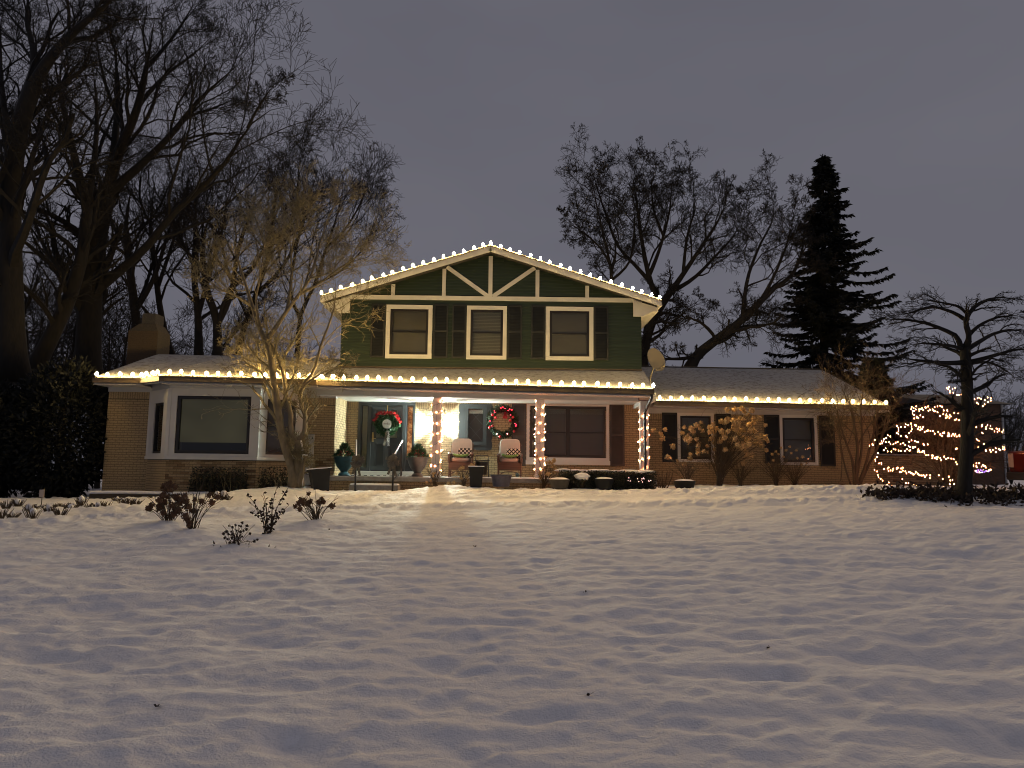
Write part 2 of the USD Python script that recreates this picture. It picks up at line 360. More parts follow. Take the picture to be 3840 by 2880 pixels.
M["litshade"] = usdkit.material(stage, "/World/Looks/dimly_lit_shade", {"tc": ("texture_coordinate", {}), "mp": ("mapping", {"scale": (0.7, 0.7, 0.9)}), "n": ("noise_texture", {"scale": 1.2, "detail": 1.0}),
    "r": ("rgb_ramp", {"ramp": [(0.3, (0.45, 0.37, 0.17)), (0.7, (1.0, 0.86, 0.46))]}), "e": ("emission", {"strength": 0.040}), "d": ("diffuse_bsdf", {"color": (0.10, 0.09, 0.06)}), "a": ("add_closure", {})},
    [("tc.object", "mp.vector"), ("mp.vector", "n.vector"), ("n.fac", "r.fac"), ("r.color", "e.color"), ("e.emission", "a.closure1"), ("d.BSDF", "a.closure2")], surface="a.closure")
M["sidelit"] = usdkit.material(stage, "/World/Looks/lit_hallway", {"tc": ("texture_coordinate", {}), "n": ("noise_texture", {"scale": 7.0, "detail": 4.0, "roughness": 0.7}),
    "r": ("rgb_ramp", {"ramp": [(0.30, (0.10, 0.030, 0.008)), (0.5, (0.55, 0.19, 0.06)), (0.62, (1.0, 0.50, 0.2)), (0.72, (1.3, 0.9, 0.5))]}), "e": ("emission", {"strength": 0.75})},
    [("tc.object", "n.vector"), ("n.fac", "r.fac"), ("r.color", "e.color")], surface="e.emission")
M["candle"] = glow("window_candle", (1.0, 0.55, 0.22), 16.0)
# ------------------------------------------------------------------ ground: one sheet of snow
HX = np.array([-60, -30, -16, -12, -9, -7, -4, 2.5, 9.7, 14, 30, 60.0])
HZ = np.array([-0.9, -0.6, -0.40, -0.32, -0.24, -0.12, -0.02, 0.11, 0.27, 0.25, 0.15, 0.1])
def walk_center(x):
    return np.interp(x, [-30, -14, -10, -6, -2, 4, 10, 20], [10.5, 12.6, 13.6, 15.2, 16.4, 16.7, 16.9, 17.0])
def ground(x, y, fine=True):
    x = np.asarray(x, float); y = np.asarray(y, float)
    h = np.interp(x, HX, HZ)
    t = np.clip(y / 18.6, -0.4, 1.0)
    zc = -0.87 - 0.25 * np.clip(-y, 0, 4) * 0.1
    g = zc + (h - zc) * np.where(t > 0, t, t * 0.4)
    far = np.clip((y - 26) / 60, 0, 1)
    g = g - far * 0.6
    bed = np.exp(-((x + 6.1) / 1.15) ** 2) * np.clip((y - 17.6) / 0.9, 0, 1)
    bed = bed + 0.8 * np.exp(-((x + 1.6) / 1.0) ** 2 - ((y - 18.8) / 0.55) ** 2) + 0.9 * np.exp(-((x + 4.95) / 0.5) ** 2 - ((y - 18.0) / 0.5) ** 2)
    g = g + 0.15 * bed
    if not fine:
        return g
    p = np.stack([x, y, np.zeros_like(x)], -1)
    w = y - walk_center(x)
    inside = np.clip(1 - np.abs(w / 0.75) ** 6, 0, 1)
    bank = np.exp(-((np.abs(w) - 1.25) / 0.45) ** 2) * np.clip((20 - y) / 3, 0, 1)
    big = meshkit.fbm(p * [0.55, 0.8, 1], 3, 3) - 0.5
    mid = meshkit.fbm(p * [1.7, 2.6, 1], 4, 11) - 0.5
    wind = meshkit.fbm(p * [2.2, 7.0, 1], 3, 57) - 0.5
    hol = np.clip(meshkit.noise(p * [1.1, 1.5, 1], 21) - 0.66, 0, 1) + 0.6 * np.clip(meshkit.noise(p * [2.3, 2.7, 1], 22) - 0.68, 0, 1)
    clod = np.abs(meshkit.fbm(p * [4.0, 6.0, 1], 4, 31) - 0.5)
    soft = 1 - 0.9 * inside
    fin = meshkit.fbm(p * [7.0, 11.0, 1] + 0.9 * mid[..., None], 2, 91) - 0.5
    rip = meshkit.fbm(p * [3.3, 6.2, 1] + 0.7 * mid[..., None], 3, 71) - 0.5
    g = g + soft * (0.08 * big + 0.035 * mid + 0.060 * rip + 0.035 * fin + 0.035 * wind - 0.06 * hol)
    g = g + bank * (0.03 + 0.34 * (0.25 - clod)) - 0.05 * inside
    near = np.clip((y - 17.4) / 0.6, 0, 1) * np.clip((21 - y) / 1.0, 0, 1)
    g = g + near * 0.22 * (0.2 - clod)
    for mx, my, a, r in MOUNDS:
        g = g + a * np.exp(-(((x - mx) / r) ** 2 + ((y - my) / (r * 0.8)) ** 2))
    for mx, my, a, rx, ry in HOLLOWS:
        g = g - a * np.exp(-(((x - mx) / rx) ** 2 + ((y - my) / ry) ** 2))
    return g
MOUNDS, HOLLOWS = [], []
def land(p, fine=False):
    """The point where a sight line of the photograph meets the snow."""
    d = at(p, 1.0) - EYE
    Y = np.linspace(2.5, 40, 6000)
    P = EYE + d[None] * Y[:, None]
    below = P[:, 2] < ground(P[:, 0], P[:, 1], fine)
    i = int(np.argmax(below)) if below.any() else len(Y) - 1
    q = P[i].copy(); q[2] = float(ground(q[0:1], q[1:2], fine)[0])
    return q
for (px, py, a, r) in ((735, 505, 0.10, 0.55), (925, 585, 0.10, 0.55), (1300, 700, 0.09, 0.5), (1560, 575, 0.05, 0.45), (1960, 485, 0.08, 0.5), (830, 640, 0.05, 0.8)):
    q = land(z(10, px, py)); MOUNDS.append((q[0], q[1], a, r))
for (s, t, a, rx, ry) in ((400, 2770, 0.05, 0.14, 0.1), (1075, 2775, 0.07, 0.16, 0.10), (1150, 2830, 0.05, 0.14, 0.1), (1100, 2405, 0.04, 0.2, 0.12), (940, 2390, 0.05, 0.35, 0.2), (3620, 2075, 0.09, 0.55, 0.30), (2265, 2035, 0.05, 0.25, 0.15),
                           (3430, 2460, 0.08, 0.7, 0.28), (2880, 2530, 0.06, 0.35, 0.12), (2800, 2380, 0.05, 0.3, 0.16), (2400, 2360, 0.05, 0.3, 0.16), (380, 2490, 0.06, 0.4, 0.2), (120, 2450, 0.06, 0.45, 0.25), (1640, 2500, 0.05, 0.25, 0.16), (3700, 2790, 0.05, 0.5, 0.15)):
    q = land((s, t)); HOLLOWS.append((q[0], q[1], a, rx, ry))

rows = [-3.0]
while rows[-1] < 160:
    yy = rows[-1]
    rows.append(yy + (0.5 if yy < 1 else 0.0065 * (yy + 0.2) if yy < 17 else 0.07 if yy < 19.5 else 0.12 if yy < 26 else 0.16 * (yy - 20)))
rows = np.array(rows)
uu = np.sort(np.concatenate([np.linspace(-0.62, 0.62, 500), np.linspace(-1.35, -0.63, 40), np.linspace(0.63, 1.35, 40)]))
GX = (rows[:, None] + 4.0) * uu[None, :] * 1.0
GY = np.repeat(rows[:, None], len(uu), 1)
GZ = ground(GX, GY)
n0, n1 = GX.shape
ii = (np.arange(n0 - 1)[:, None] * n1 + np.arange(n1 - 1)[None]).ravel()
GF = np.concatenate([np.stack([ii, ii + 1, ii + n1 + 1], 1), np.stack([ii, ii + n1 + 1, ii + n1], 1)])
single("snow_lawn", (np.stack([GX, GY, GZ], -1).reshape(-1, 3), GF), M["snow"], "white snow lying over the front lawn and buried walkway", "snow", kind="structure", smooth=True, base=False)

# ------------------------------------------------------------------ the house
YB, YP, YS, YR = 22.3, 20.7, 19.75, 22.9     # porch back wall and upper storey; left wall and pier; porch posts; right wing
E = EYE[2]
XW = float(az(1, 190, 1540, YP)[0]); XW = -11.45
XPIER0, XPIER1 = -5.92, -5.0
XU0, XU1 = -5.30, 3.98                       # upper storey
XR1 = 11.35                                  # right end of the right wing
ZSLAB = 0.39
BEAM_L, BEAM_R = E + 1.885, E + 1.815        # underside of the porch beam
ZCEIL = 2.62
house = Thing("brick_house", "buff brick house with green upper storey, white gable timbers and a snowy porch", "house", (0, 22.3, 0))
H = house.part

BRICKS = []      # (priority, mesh): the bricks of the house
def lay_bricks(O, ex, n, width, z0, z1, holes=(), soldier=0.0, prio=9, seed=0, slope=0.0, store=None):
    """Bricks on a wall: O the lower left corner seen from the front, ex along the wall, n out of it; holes (u0, u1, z0, z1)."""
    rng = np.random.default_rng(seed)
    O, ex, n = np.array(O, float), np.array(ex, float), np.array(n, float)
    store = BRICKS if store is None else store
    def put(u0, u1, a, b):
        if u1 - u0 < 0.025:
            return
        d0, d1 = -0.02, 0.008 + rng.uniform(-0.003, 0.004)
        c = []
        for zz in (a, b):
            for (u, d) in ((u0, d1), (u1, d1), (u1, d0), (u0, d0)):
                c.append(O + ex * u + n * d + np.array([0, 0, zz - O[2]]))
        v, f = hexa(c)
        store.append((prio, (v, f[[0, 1, 2, 3, 4, 5, 6, 7, 10, 11]])))
    top = z1 - soldier
    k, zz = 0, z0
    while zz < top - 0.02:
        a, b = zz, min(zz + 0.058, top)
        u = -0.11 * (k % 2) - rng.uniform(0, 0.01)
        while u < width:
            segs = [(max(u, 0), min(u + 0.20, width))]
            for (h0, h1, g0, g1) in holes:
                if b > g0 and a < g1:
                    new = []
                    for s0, s1 in segs:
                        if s1 <= h0 or s0 >= h1:
                            new.append((s0, s1))
                        else:
                            if s0 < h0: new.append((s0, h0))
                            if s1 > h1: new.append((h1, s1))
                    segs = new
            for s0, s1 in segs:
                put(s0, s1, a, b)
            u += 0.21
        zz += 0.068; k += 1
    if soldier:
        u = 0.005
        while u < width:
            if not any(u + 0.03 > h0 and u + 0.03 < h1 and z1 - 0.1 > g0 and z1 - 0.1 < g1 for (h0, h1, g0, g1) in holes):
                put(u, min(u + 0.058, width), z1 - soldier + 0.008, z1)
            u += 0.068

def wall_cells(x0, x1, y0, y1, z0, z1, holes=()):
    """A wall slab facing the viewer with rectangular openings."""
    xs = sorted({x0, x1, *[h[0] for h in holes], *[h[1] for h in holes]}); zs = sorted({z0, z1, *[h[2] for h in holes], *[h[3] for h in holes]})
    ms = []
    for a, b in zip(xs[:-1], xs[1:]):
        for c, d in zip(zs[:-1], zs[1:]):
            cx, cz = (a + b) / 2, (c + d) / 2
            if not any(h[0] < cx < h[1] and h[2] < cz < h[3] for h in holes):
                ms.append(box(a, b, y0, y1, c, d))
    return join(*ms)

def ring(x0, x1, z0, z1, w, y0, y1, wb=None):
    """A mitred picture frame in the x, z plane, inner edge w inside the outer one."""
    wb = w if wb is None else wb
    o = [(x0, z0), (x1, z0), (x1, z1), (x0, z1)]; i = [(x0 + w, z0 + wb), (x1 - w, z0 + wb), (x1 - w, z1 - w), (x0 + w, z1 - w)]
    ms = []
    for q in range(4):
        r = (q + 1) % 4
        pts = [o[q], o[r], i[r], i[q]]
        ms.append(hexa([(p[0], y0, p[1]) for p in pts] + [(p[0], y1, p[1]) for p in pts]))
    return join(*ms)

def window(x0, x1, z0, z1, Y, casing=0.11, rails=(0.5,), mull=(), shade="shade", sashw=0.07, back=True, label=None, blind=False, out=0.03, light=None):
    """A window in a wall face at Y: casing proud of the wall, sash, panes and a drawn shade behind them. z0..z1, x0..x1 are the casing's outside."""
    w = H("window", ring(x0, x1, z0, z1, casing, Y - out, Y + 0.09), M["white"], label=label)
    a0, a1, c0, c1 = x0 + casing + 0.002, x1 - casing - 0.002, z0 + casing + 0.002, z1 - casing - 0.002
    H("sash", ring(a0, a1, c0, c1, sashw, Y + 0.005, Y + 0.075), M["sash"], w)
    ix = [a0 + sashw, *[v for m_ in mull for v in (m_ - 0.06, m_ + 0.06)], a1 - sashw]
    for m_ in mull:
        H("mullion", box(m_ - 0.06, m_ + 0.06, Y, Y + 0.072, c0 + sashw, c1 - sashw), M["sash"], w)
    zr = [c0 + sashw, *[c0 + (c1 - c0) * r for r in rails], c1 - sashw]
    for r in rails:
        zz = c0 + (c1 - c0) * r
        for a, b in zip(ix[::2], ix[1::2]):
            H("meeting_rail", box(a + .001, b - .001, Y + 0.012, Y + 0.07, zz - 0.02, zz + 0.02), M["sash"], w)
    for a, b in zip(ix[::2], ix[1::2]):
        for c, d in zip(zr[:-1], zr[1:]):
            H("pane", box(a, b, Y + 0.045, Y + 0.051, c, d), M["pane"], w)
    if shade:
        if blind:
            n = int((c1 - c0) / 0.045)
            ms = []
            for q in range(n):
                zz = c0 + 0.02 + q * 0.045
                ms.append(hexa([(a0 + .03, Y + 0.10, zz), (a1 - .03, Y + 0.10, zz), (a1 - .03, Y + 0.125, zz + 0.012), (a0 + .03, Y + 0.125, zz + 0.012), (a0 + .03, Y + 0.10, zz + 0.036), (a1 - .03, Y + 0.10, zz + 0.036), (a1 - .03, Y + 0.125, zz + 0.04), (a0 + .03, Y + 0.125, zz + 0.04)]))
            for q in ms:
                H("blind_slat", q, M["blind"], w)
        else:
            H("shade", box(a0, a1, Y + 0.10, Y + 0.106, c0, c1), M[shade], w)
    if back:
        H("room", box(a0 - 0.3, a1 + 0.3, Y + 0.22, Y + 0.24, c0 - 0.3, c1 + 0.3), M["dark"], w)
    return w
def rect(k, x0, y0, x1, y1, Y):
    """World x0, x1, z0, z1 of a picture rectangle on a plane facing the viewer."""
    a, b, c, d = az(k, x0, y0, Y), az(k, x1, y0, Y), az(k, x0, y1, Y), az(k, x1, y1, Y)
    return ((a[0] + c[0]) / 2, (b[0] + d[0]) / 2, (c[2] + d[2]) / 2, (a[2] + b[2]) / 2)
def shutter(x0, x1, z0, z1, Y, m, slats=True):
    s = H("shutter", ring(x0, x1, z0, z1, 0.05, Y - 0.045, Y - 0.012), M[m])
    zm = (z0 + z1) / 2
    H("shutter_rail", box(x0 + .051, x1 - .051, Y - 0.044, Y - 0.013, zm - 0.03, zm + 0.03), M[m], s)
    for lo, hi in ((z0 + 0.055, zm - 0.035), (zm + 0.035, z1 - 0.055)):
        n = int((hi - lo) / 0.045); st = (hi - lo) / n
        for q in range(n):
            zz = lo + q * st
            H("slat", hexa([(x0 + .052, Y - 0.040, zz), (x1 - .052, Y - 0.040, zz), (x1 - .052, Y - 0.034, zz), (x0 + .052, Y - 0.034, zz),
                            (x0 + .052, Y - 0.020, zz + st), (x1 - .052, Y - 0.020, zz + st), (x1 - .052, Y - 0.012, zz + st), (x0 + .052, Y - 0.012, zz + st)]), M[m], s)
    H("shutter_back", box(x0 + .052, x1 - .052, Y - 0.011, Y - 0.006, z0 + .052, z1 - .052), M[m], s)

# --- upper storey: green lap siding, gable timbers, three windows
ZU0, ZTIE, ZPEAK = E + 2.90, float(az(2, 1090, 428, YB)[2]) + 0.07, float(az(2, 1090, 105, 21.9)[2])
XC = (XU0 + XU1) / 2
PEAK = az(2, 1090, 118, 21.9); RL = az(2, 88, 412, 21.9); RR_ = az(2, 2097, 447, 21.9)
XC = float(PEAK[0]); ZPEAK = float(PEAK[2]); ZEAVE = float(RL[2] + RR_[2]) / 2; XEL, XER = float(RL[0]), float(RR_[0])
def roofz(x):
    return ZPEAK - (ZPEAK - ZEAVE) * (np.where(x < XC, (XC - x) / (XC - XEL), (x - XC) / (XER - XC)))
wins = [rect(2, 470, 463, 744, 780, YB), rect(2, 948, 472, 1185, 788, YB), rect(2, 1416, 478, 1698, 795, YB)]
wz0, wz1 = np.mean([w[2] for w in wins]), np.mean([w[3] for w in wins])
holes = [(w[0] + .1, w[1] - .1, wz0 + .1, wz1 - .1) for w in wins]
H("wall", wall_cells(XU0, XU1, YB + 0.02, YB + 0.2, ZU0 - 0.25, ZTIE, holes), M["green"])
H("wall", box(XU0, XU0 + 0.15, YB + 0.201, 31.5, ZU0 - 0.25, ZTIE + 0.1), M["green"])
H("wall", box(XU1 - 0.15, XU1, YB + 0.201, 31.5, ZU0 - 0.25, ZTIE + 0.1), M["green"])
H("wall", box(XU0, XU1, 31.501, 31.7, ZU0 - 0.25, ZTIE), M["green"])
gb = H("gable_wall", prism([(XU0, ZTIE + .001), (XU1, ZTIE + .001), (XU1, float(roofz(XU1)) - .12), (XC, ZPEAK - .12), (XU0, float(roofz(XU0)) - .12)], YB + 0.02, YB + 0.2), M["green"])
pitch = 0.098
zz = ZU0 - 0.05
while zz < ZPEAK - 0.2:
    a, b = XU0, XU1
    top = zz + pitch
    lim = ZPEAK - 0.14
    if top > roofz(XU0) - 0.14:
        fr = (lim - top) / (ZPEAK - ZEAVE)
        a, b = max(a, XC - fr * (XC - XEL)), min(b, XC + fr * (XER - XC))
    segs = [(a, b)]
    for h in holes:
        if zz < h[3] and top > h[2]:
            segs = [s for s0, s1 in segs for s in ((s0, min(s1, h[0])), (max(s0, h[1]), s1)) if s[1] > s[0]]
    for s0, s1 in segs:
        if s1 - s0 > 0.1:
            H("siding_board", hexa([(s0, YB - 0.022, zz), (s1, YB - 0.022, zz), (s1, YB + 0.021, zz), (s0, YB + 0.021, zz), (s0, YB - 0.002, top + .004), (s1, YB - 0.002, top + .004), (s1, YB + 0.021, top + .004), (s0, YB + 0.021, top + .004)]), M["green"])
    zz += pitch
for i, w in enumerate(wins):
    window(w[0], w[1], wz0, wz1, YB - 0.02, casing=0.125 if i != 1 else 0.115, blind=(i == 1), shade="shade", label=("upper left window with a drawn shade", "narrow upper middle window with pale slatted blinds", "upper right window with a drawn shade")[i])
for (x0, x1) in ((382, 466), (751, 838), (862, 945), (1190, 1276), (1329, 1413), (1701, 1787)):
    r = rect(2, x0, 470, x1, 776, YB)
    shutter(r[0], r[1], wz0 + 0.02, wz1 + 0.03, YB - 0.025, "shutter")
YT = YB - 0.026
def board(p, q, w, y0=YT - 0.035, y1=YT, name="gable_timber"):
    p, q = np.array(p, float), np.array(q, float); d = (q - p) / np.linalg.norm(q - p); nn = np.array([-d[1], d[0]]) * w / 2
    c = [p - nn, q - nn, q + nn, p + nn]
    H(name, hexa([(x, y0, z_) for x, z_ in c] + [(x, y1, z_) for x, z_ in c]), M["white"])
board((XU0 - 0.02, ZTIE - 0.07), (XU1 + 0.02, ZTIE - 0.07), 0.135)
kx = float(az(2, 1090, 280, YB)[0])
board((kx, ZTIE), (kx, ZPEAK - 0.2), 0.125, y1=YT - 0.001)
for x0, yt in ((815, 235), (1367, 240), (515, 320), (1661, 332)):
    x = float(az(2, x0, 330, YB)[0])
    board((x, ZTIE), (x, float(roofz(x)) - 0.16), 0.115, y1=YT - 0.001)
for x0, y0_, x1, y1_ in ((832, 240, 1076, 415), (1352, 246, 1104, 415)):
    a, b = az(2, x0, y0_, YB), az(2, x1, y1_, YB)
    board((a[0], a[2]), (b[0], b[2]), 0.12, y0=YT - 0.03)
# roof of the main block: two slopes running back, with rake boards, eave returns and snow
YF = 21.88
for sgn, xe in ((-1, XEL), (1, XER)):
    ze = float(roofz(xe))
    d = np.array([xe - XC, ze - ZPEAK]); L = np.linalg.norm(d); d /= L; nrm = np.array([-d[1], d[0]]) * (1 if sgn < 0 else -1)
    nrm = nrm if nrm[1] > 0 else -nrm
    def slab(t0, t1, y0, y1, o0=0.0, o1=0.0):
        A, B = np.array([XC, ZPEAK]), np.array([xe, ze]) + d * o1
        c = [A + nrm * t0, B + nrm * t0, B + nrm * t1, A + nrm * t1]
        if sgn < 0: c = [c[1], c[0], c[3], c[2]]
        return hexa([(x, y0, z_) for x, z_ in c] + [(x, y1, z_) for x, z_ in c])
    H("main_roof", slab(-0.10, 0.0, YF + 0.03, 32.0), M["shingle"])
    H("rake_board", slab(-0.155, 0.012, YF, YF + 0.029, 0, 0.02), M["white"])
    H("drip_edge", slab(0.013, 0.028, YF - 0.03, YF + 0.06, 0, 0.03), M["gutter"])
    H("roof_snow", slab(0.029, 0.065, YF + 0.0, 31.95, 0, 0.0), M["roofsnow"])
    xw = XU0 if sgn < 0 else XU1
    # boxed eave: soffit underside and the return facing the viewer
    x_lo, x_hi = min(xw, xe), max(xw, xe)
    H("soffit", hexa([(x_lo, YB - 0.03, ze - 0.24), (x_hi, YB - 0.03, ze - 0.24), (x_hi, 31.5, ze - 0.24), (x_lo, 31.5, ze - 0.24), (x_lo, YB - 0.03, ze - 0.20), (x_hi, YB - 0.03, ze - 0.20), (x_hi, 31.5, ze - 0.20), (x_lo, 31.5, ze - 0.20)]), M["white"])
    xi = xw + (0.26 if sgn < 0 else -0.26)
    pts = [(xe - sgn * 0.0, ze - 0.16), (xe, ze - 0.14), (xi, float(roofz(xi)) - 0.16), (xi, ze - 0.42), (xw + (-0.04 if sgn < 0 else 0.04), ze - 0.42)]
    if sgn > 0: pts = pts[::-1]
    from shapely.geometry import MultiPoint
    hp = list(MultiPoint(pts).convex_hull.exterior.coords)[:-1]
    H("eave_return", prism(hp, YF + 0.30, YB - 0.04 - 0.03), M["white"])
    H("gutter", box(xe - 0.05, xe + 0.05, YF + 0.05, 31.8, ze - 0.14, ze - 0.02), M["white"])

# --- porch: slab, steps, back wall, beam, ceiling, posts
slab_y0 = 19.6
XS0, XS1 = -5.0, 3.88
H("porch_slab", cbox(XS0, XS1, slab_y0 - 0.03, YB, ZSLAB - 0.12, ZSLAB, 0.012), M["concrete"])
H("slab_wall", box(XS0 + 0.03, XS1 - 0.03, slab_y0 + 0.03, YB, -0.6, ZSLAB - 0.121), M["mortar"])
lay_bricks((XS0 + 0.03, slab_y0 + 0.03, -0.3), (1, 0, 0), (0, -1, 0), XS1 - XS0 - 0.06, -0.3, ZSLAB - 0.125, prio=5, seed=5)
H("porch_snow", blob((1.2, slab_y0 + 0.2, ZSLAB + 0.0), 1, 2, (2.6, 0.24, 0.02)), M["snowcap"], smooth=True)
st = rect(3, 500, 1320, 1085, 1400, 19.16)
H("porch_step", cbox(st[0], st[1], 19.14, 19.55, -0.2, 0.185, 0.012), M["concrete"])
H("step_snow", hull(np.vstack([blob((x, y, 0.186), 0.03)[0] for x in (st[0] + .05, st[1] - .05) for y in (19.17, 19.5)])), M["snowcap"])

holesB = []
door = rect(3, 604, 340, 1281, 1162, YB)
DZ0, DZ1 = ZSLAB + 0.13, ZCEIL
holesB.append((door[0] + 0.05, door[1] - .05, -1, DZ1 + 1))
pw = rect(3, 1868, 372, 2142, 862, YB)
holesB.append((pw[0] + 0.08, pw[1] - 0.08, pw[2] + 0.08, pw[3] - 0.08))
bw = rect(4, 622, 312, 1476, 945, YB)
holesB.append((bw[0] + .1, bw[1] - .1, bw[2] + .1, bw[3] - .1))
H("wall", wall_cells(XPIER1 - 0.2, XS1 + 0.1, YB + 0.0, YB + 0.2, -0.3, ZU0 - 0.251, holesB), M["mortar"])
lay_bricks((XPIER1, YB, ZSLAB + 0.01), (1, 0, 0), (0, -1, 0), XS1 - XPIER1, ZSLAB + 0.01, ZCEIL, [(h[0] - XPIER1, h[1] - XPIER1, h[2], h[3]) for h in holesB], soldier=0.2, prio=3, seed=1)
H("porch_ceiling", box(XPIER1 - 0.0, XS1, slab_y0 + 0.32, YB - 0.001, ZCEIL + 0.0, ZCEIL + 0.03), M["white"])

# pier between bay and porch: front and side
H("wall", box(XPIER0 - 0.3, XPIER1 - 0.001, YP, YP + 0.2, -0.4, 2.72), M["mortar"])
H("wall", box(XPIER1 - 0.2, XPIER1, YP + 0.201, YB - 0.001, -0.3, 2.72), M["mortar"])
lay_bricks((XPIER0 - 0.1, YP, -0.15), (1, 0, 0), (0, -1, 0), XPIER1 - XPIER0 + 0.1, -0.15, 2.57, soldier=0.2, prio=1, seed=2)
lay_bricks((XPIER1, YP, -0.15), (0, 1, 0), (1, 0, 0), YB - YP, -0.15, ZCEIL, soldier=0.2, prio=4, seed=3)
# left wall
H("wall", box(XW, -10.0, YP, YP + 0.2, -0.6, 2.68), M["mortar"])
lay_bricks((XW, YP, -0.45), (1, 0, 0), (0, -1, 0), 1.3, -0.45, 2.68, prio=6, seed=4, soldier=0.2)
H("wall", box(XW, XW + 0.2, YP + 0.201, 28, -0.6, 2.75), M["mortar"])
lay_bricks((XW, 28, -0.45), (0, -1, 0), (-1, 0, 0), 28 - YP, 0.6, 1.2, prio=9, seed=14)

# --- bay window
YC = 19.7
c_l, c_r = float(az(1, 690, 1000, YC)[0]), float(az(1, 1385, 1000, YC)[0])
o_l, o_r = c_l - 1.0, c_r + 0.92
ZB0, ZB1 = float(az(1, 1000, 1285, YC)[2]), E + 2.02
for (A, B, sd) in (((o_l, YP), (c_l, YC), 21), ((c_l, YC), (c_r, YC), 22), ((c_r, YC), (o_r, YP), 23)):
    A, B = np.array([*A, 0.0]), np.array([*B, 0.0]); ex = (B - A) / np.linalg.norm(B - A); n = np.array([ex[1], -ex[0], 0]); W = np.linalg.norm(B - A)
    def loc(m, A=A, ex=ex, n=n):
        v = np.asarray(m[0], float)          # local: x along, y inwards, z up
        return A[None] + v[:, 0:1] * ex - v[:, 1:2] * n + v[:, 2:3] * np.array([0, 0, 1.0]), m[1]
    H("bay_wall", loc(box(0, W, 0, 0.2, -0.7, ZB0 - 0.03)), M["mortar"])
    lay_bricks((A[0], A[1], -0.42), ex, n, W, -0.42, ZB0 - 0.06, prio=0 if sd == 22 else 2, seed=sd)
    cw = 0.24 if sd != 22 else 0.16
    fx0, fx1 = (0.0, W)
    bayw = H("bay_window", loc(ring(fx0 + .003, fx1 - .003, ZB0 + 0.06, ZB1 - 0.001, 0.0 + (0.20 if sd == 22 else 0.36 if sd == 21 else 0.24), -0.03, 0.12, 0.07)), M["white"], label={21: "narrow left facet of the bay window", 22: "large middle facet of the bay window", 23: "right facet of the bay window, half hidden by the tree"}[sd])
    H("sill", loc(box(-0.02, W + 0.02, -0.075, 0.15, ZB0 - 0.03, ZB0 + 0.058)), M["white"], bayw)
    i = 0.203 if sd == 22 else 0.363 if sd == 21 else 0.243
    a0, a1, b0, b1 = fx0 + i, fx1 - i, ZB0 + 0.133, ZB1 - (0.203 if sd == 22 else i)
    sw = 0.09 if sd == 22 else 0.06
    H("sash", loc(ring(a0, a1, b0, b1, sw, 0.0, 0.08)), M["sash"], bayw)
    if sd == 23:
        zm = (b0 + b1) / 2
        H("meeting_rail", loc(box(a0 + sw, a1 - sw, 0.005, 0.075, zm - .02, zm + .02)), M["sash"], bayw)
    H("pane", loc(box(a0 + sw, a1 - sw, 0.045, 0.051, b0 + sw, b1 - sw)), M["pane"], bayw)
    if sd == 22:
        H("shade", loc(box(a0, a1, 0.16, 0.166, b0 + 0.30, b1)), M["litshade"], bayw)
        H("room", loc(box(a0, a1, 0.40, 0.42, b0 - .2, b1)), M["dark"], bayw)
    elif sd == 23:
        H("shade", loc(box(a0, a1, 0.16, 0.166, b0, b1)), M["shade"], bayw)
    else:
        H("shade", loc(box(a0, a1, 0.16, 0.166, b0 + 0.95, b1)), M["shade"], bayw)
        H("room", loc(box(a0, a1, 0.40, 0.42, b0 - .2, b1)), M["dark"], bayw)
        H("candle", loc(blob(((a0 + a1) / 2 + 0.05, 0.25, b0 + 0.72), 0.022, 1, (1, 1, 3))), M["candle"], bayw, smooth=True)
    H("bay_frieze", loc(box(-0.005, W + 0.005, -0.04, 0.15, ZB1 + .001, 2.96)), M["frieze"])
    H("corner_post", xf(box(-0.05, 0.05, -0.05, 0.06, ZB0 + 0.06, ZB1 - 0.002), t=(A[0], A[1], 0)) if sd != 21 else xf(box(-0.04, 0.04, -0.04, 0.05, ZB0 + 0.06, ZB1 - 0.002), t=(A[0], A[1], 0)), M["white"])
H("frieze_board", box(XW - 0.01, o_l + .05, YP - 0.03, YP + 0.15, 2.681, 2.93), M["frieze"])
H("frieze_board", box(o_r - 0.02, XPIER1 + 0.02, YP - 0.03, YP + 0.15, 2.571, 2.86), M["frieze"])

# --- right wing
rw = [rect(5, 400, 525, 690, 912, YR), rect(5, 1208, 540, 1506, 936, YR)]
rz0, rz1 = [w[2] for w in rw], [w[3] for w in rw]
holesR = [(w[0] + .07, w[1] - .07, w[2] + .07, w[3] - .07) for w in rw]
FR0 = float(az(5, 1200, 540, YR)[2])
H("wall", wall_cells(XS1 - 0.15, XR1, YR, YR + 0.2, -0.4, FR0 + .3, holesR), M["mortar"])
lay_bricks((XS1 - 0.1, YR, 0.1), (1, 0, 0), (0, -1, 0), XR1 - XS1 + 0.1, 0.1, FR0, [(h[0] - XS1 + .1, h[1] - XS1 + .1, h[2], h[3]) for h in holesR], soldier=0.2, prio=7, seed=6)
H("wall", box(XR1 - 0.2, XR1, YR + 0.201, 31, -0.4, FR0 + 0.3), M["mortar"])
lay_bricks((XR1, YR, 0.1), (0, 1, 0), (1, 0, 0), 2.5, 0.1, FR0, prio=9, seed=15)
H("frieze_board", box(XS1 - 0.15, XR1 + 0.02, YR - 0.03, YR + .15, FR0 + .002, FR0 + 0.36), M["frieze"])
for i, w in enumerate(rw):
    window(w[0], w[1], w[2], w[3], YR - 0.008, casing=0.09, label=("right wing window behind the big hydrangea", "right wing window near the multi-stemmed tree")[i])
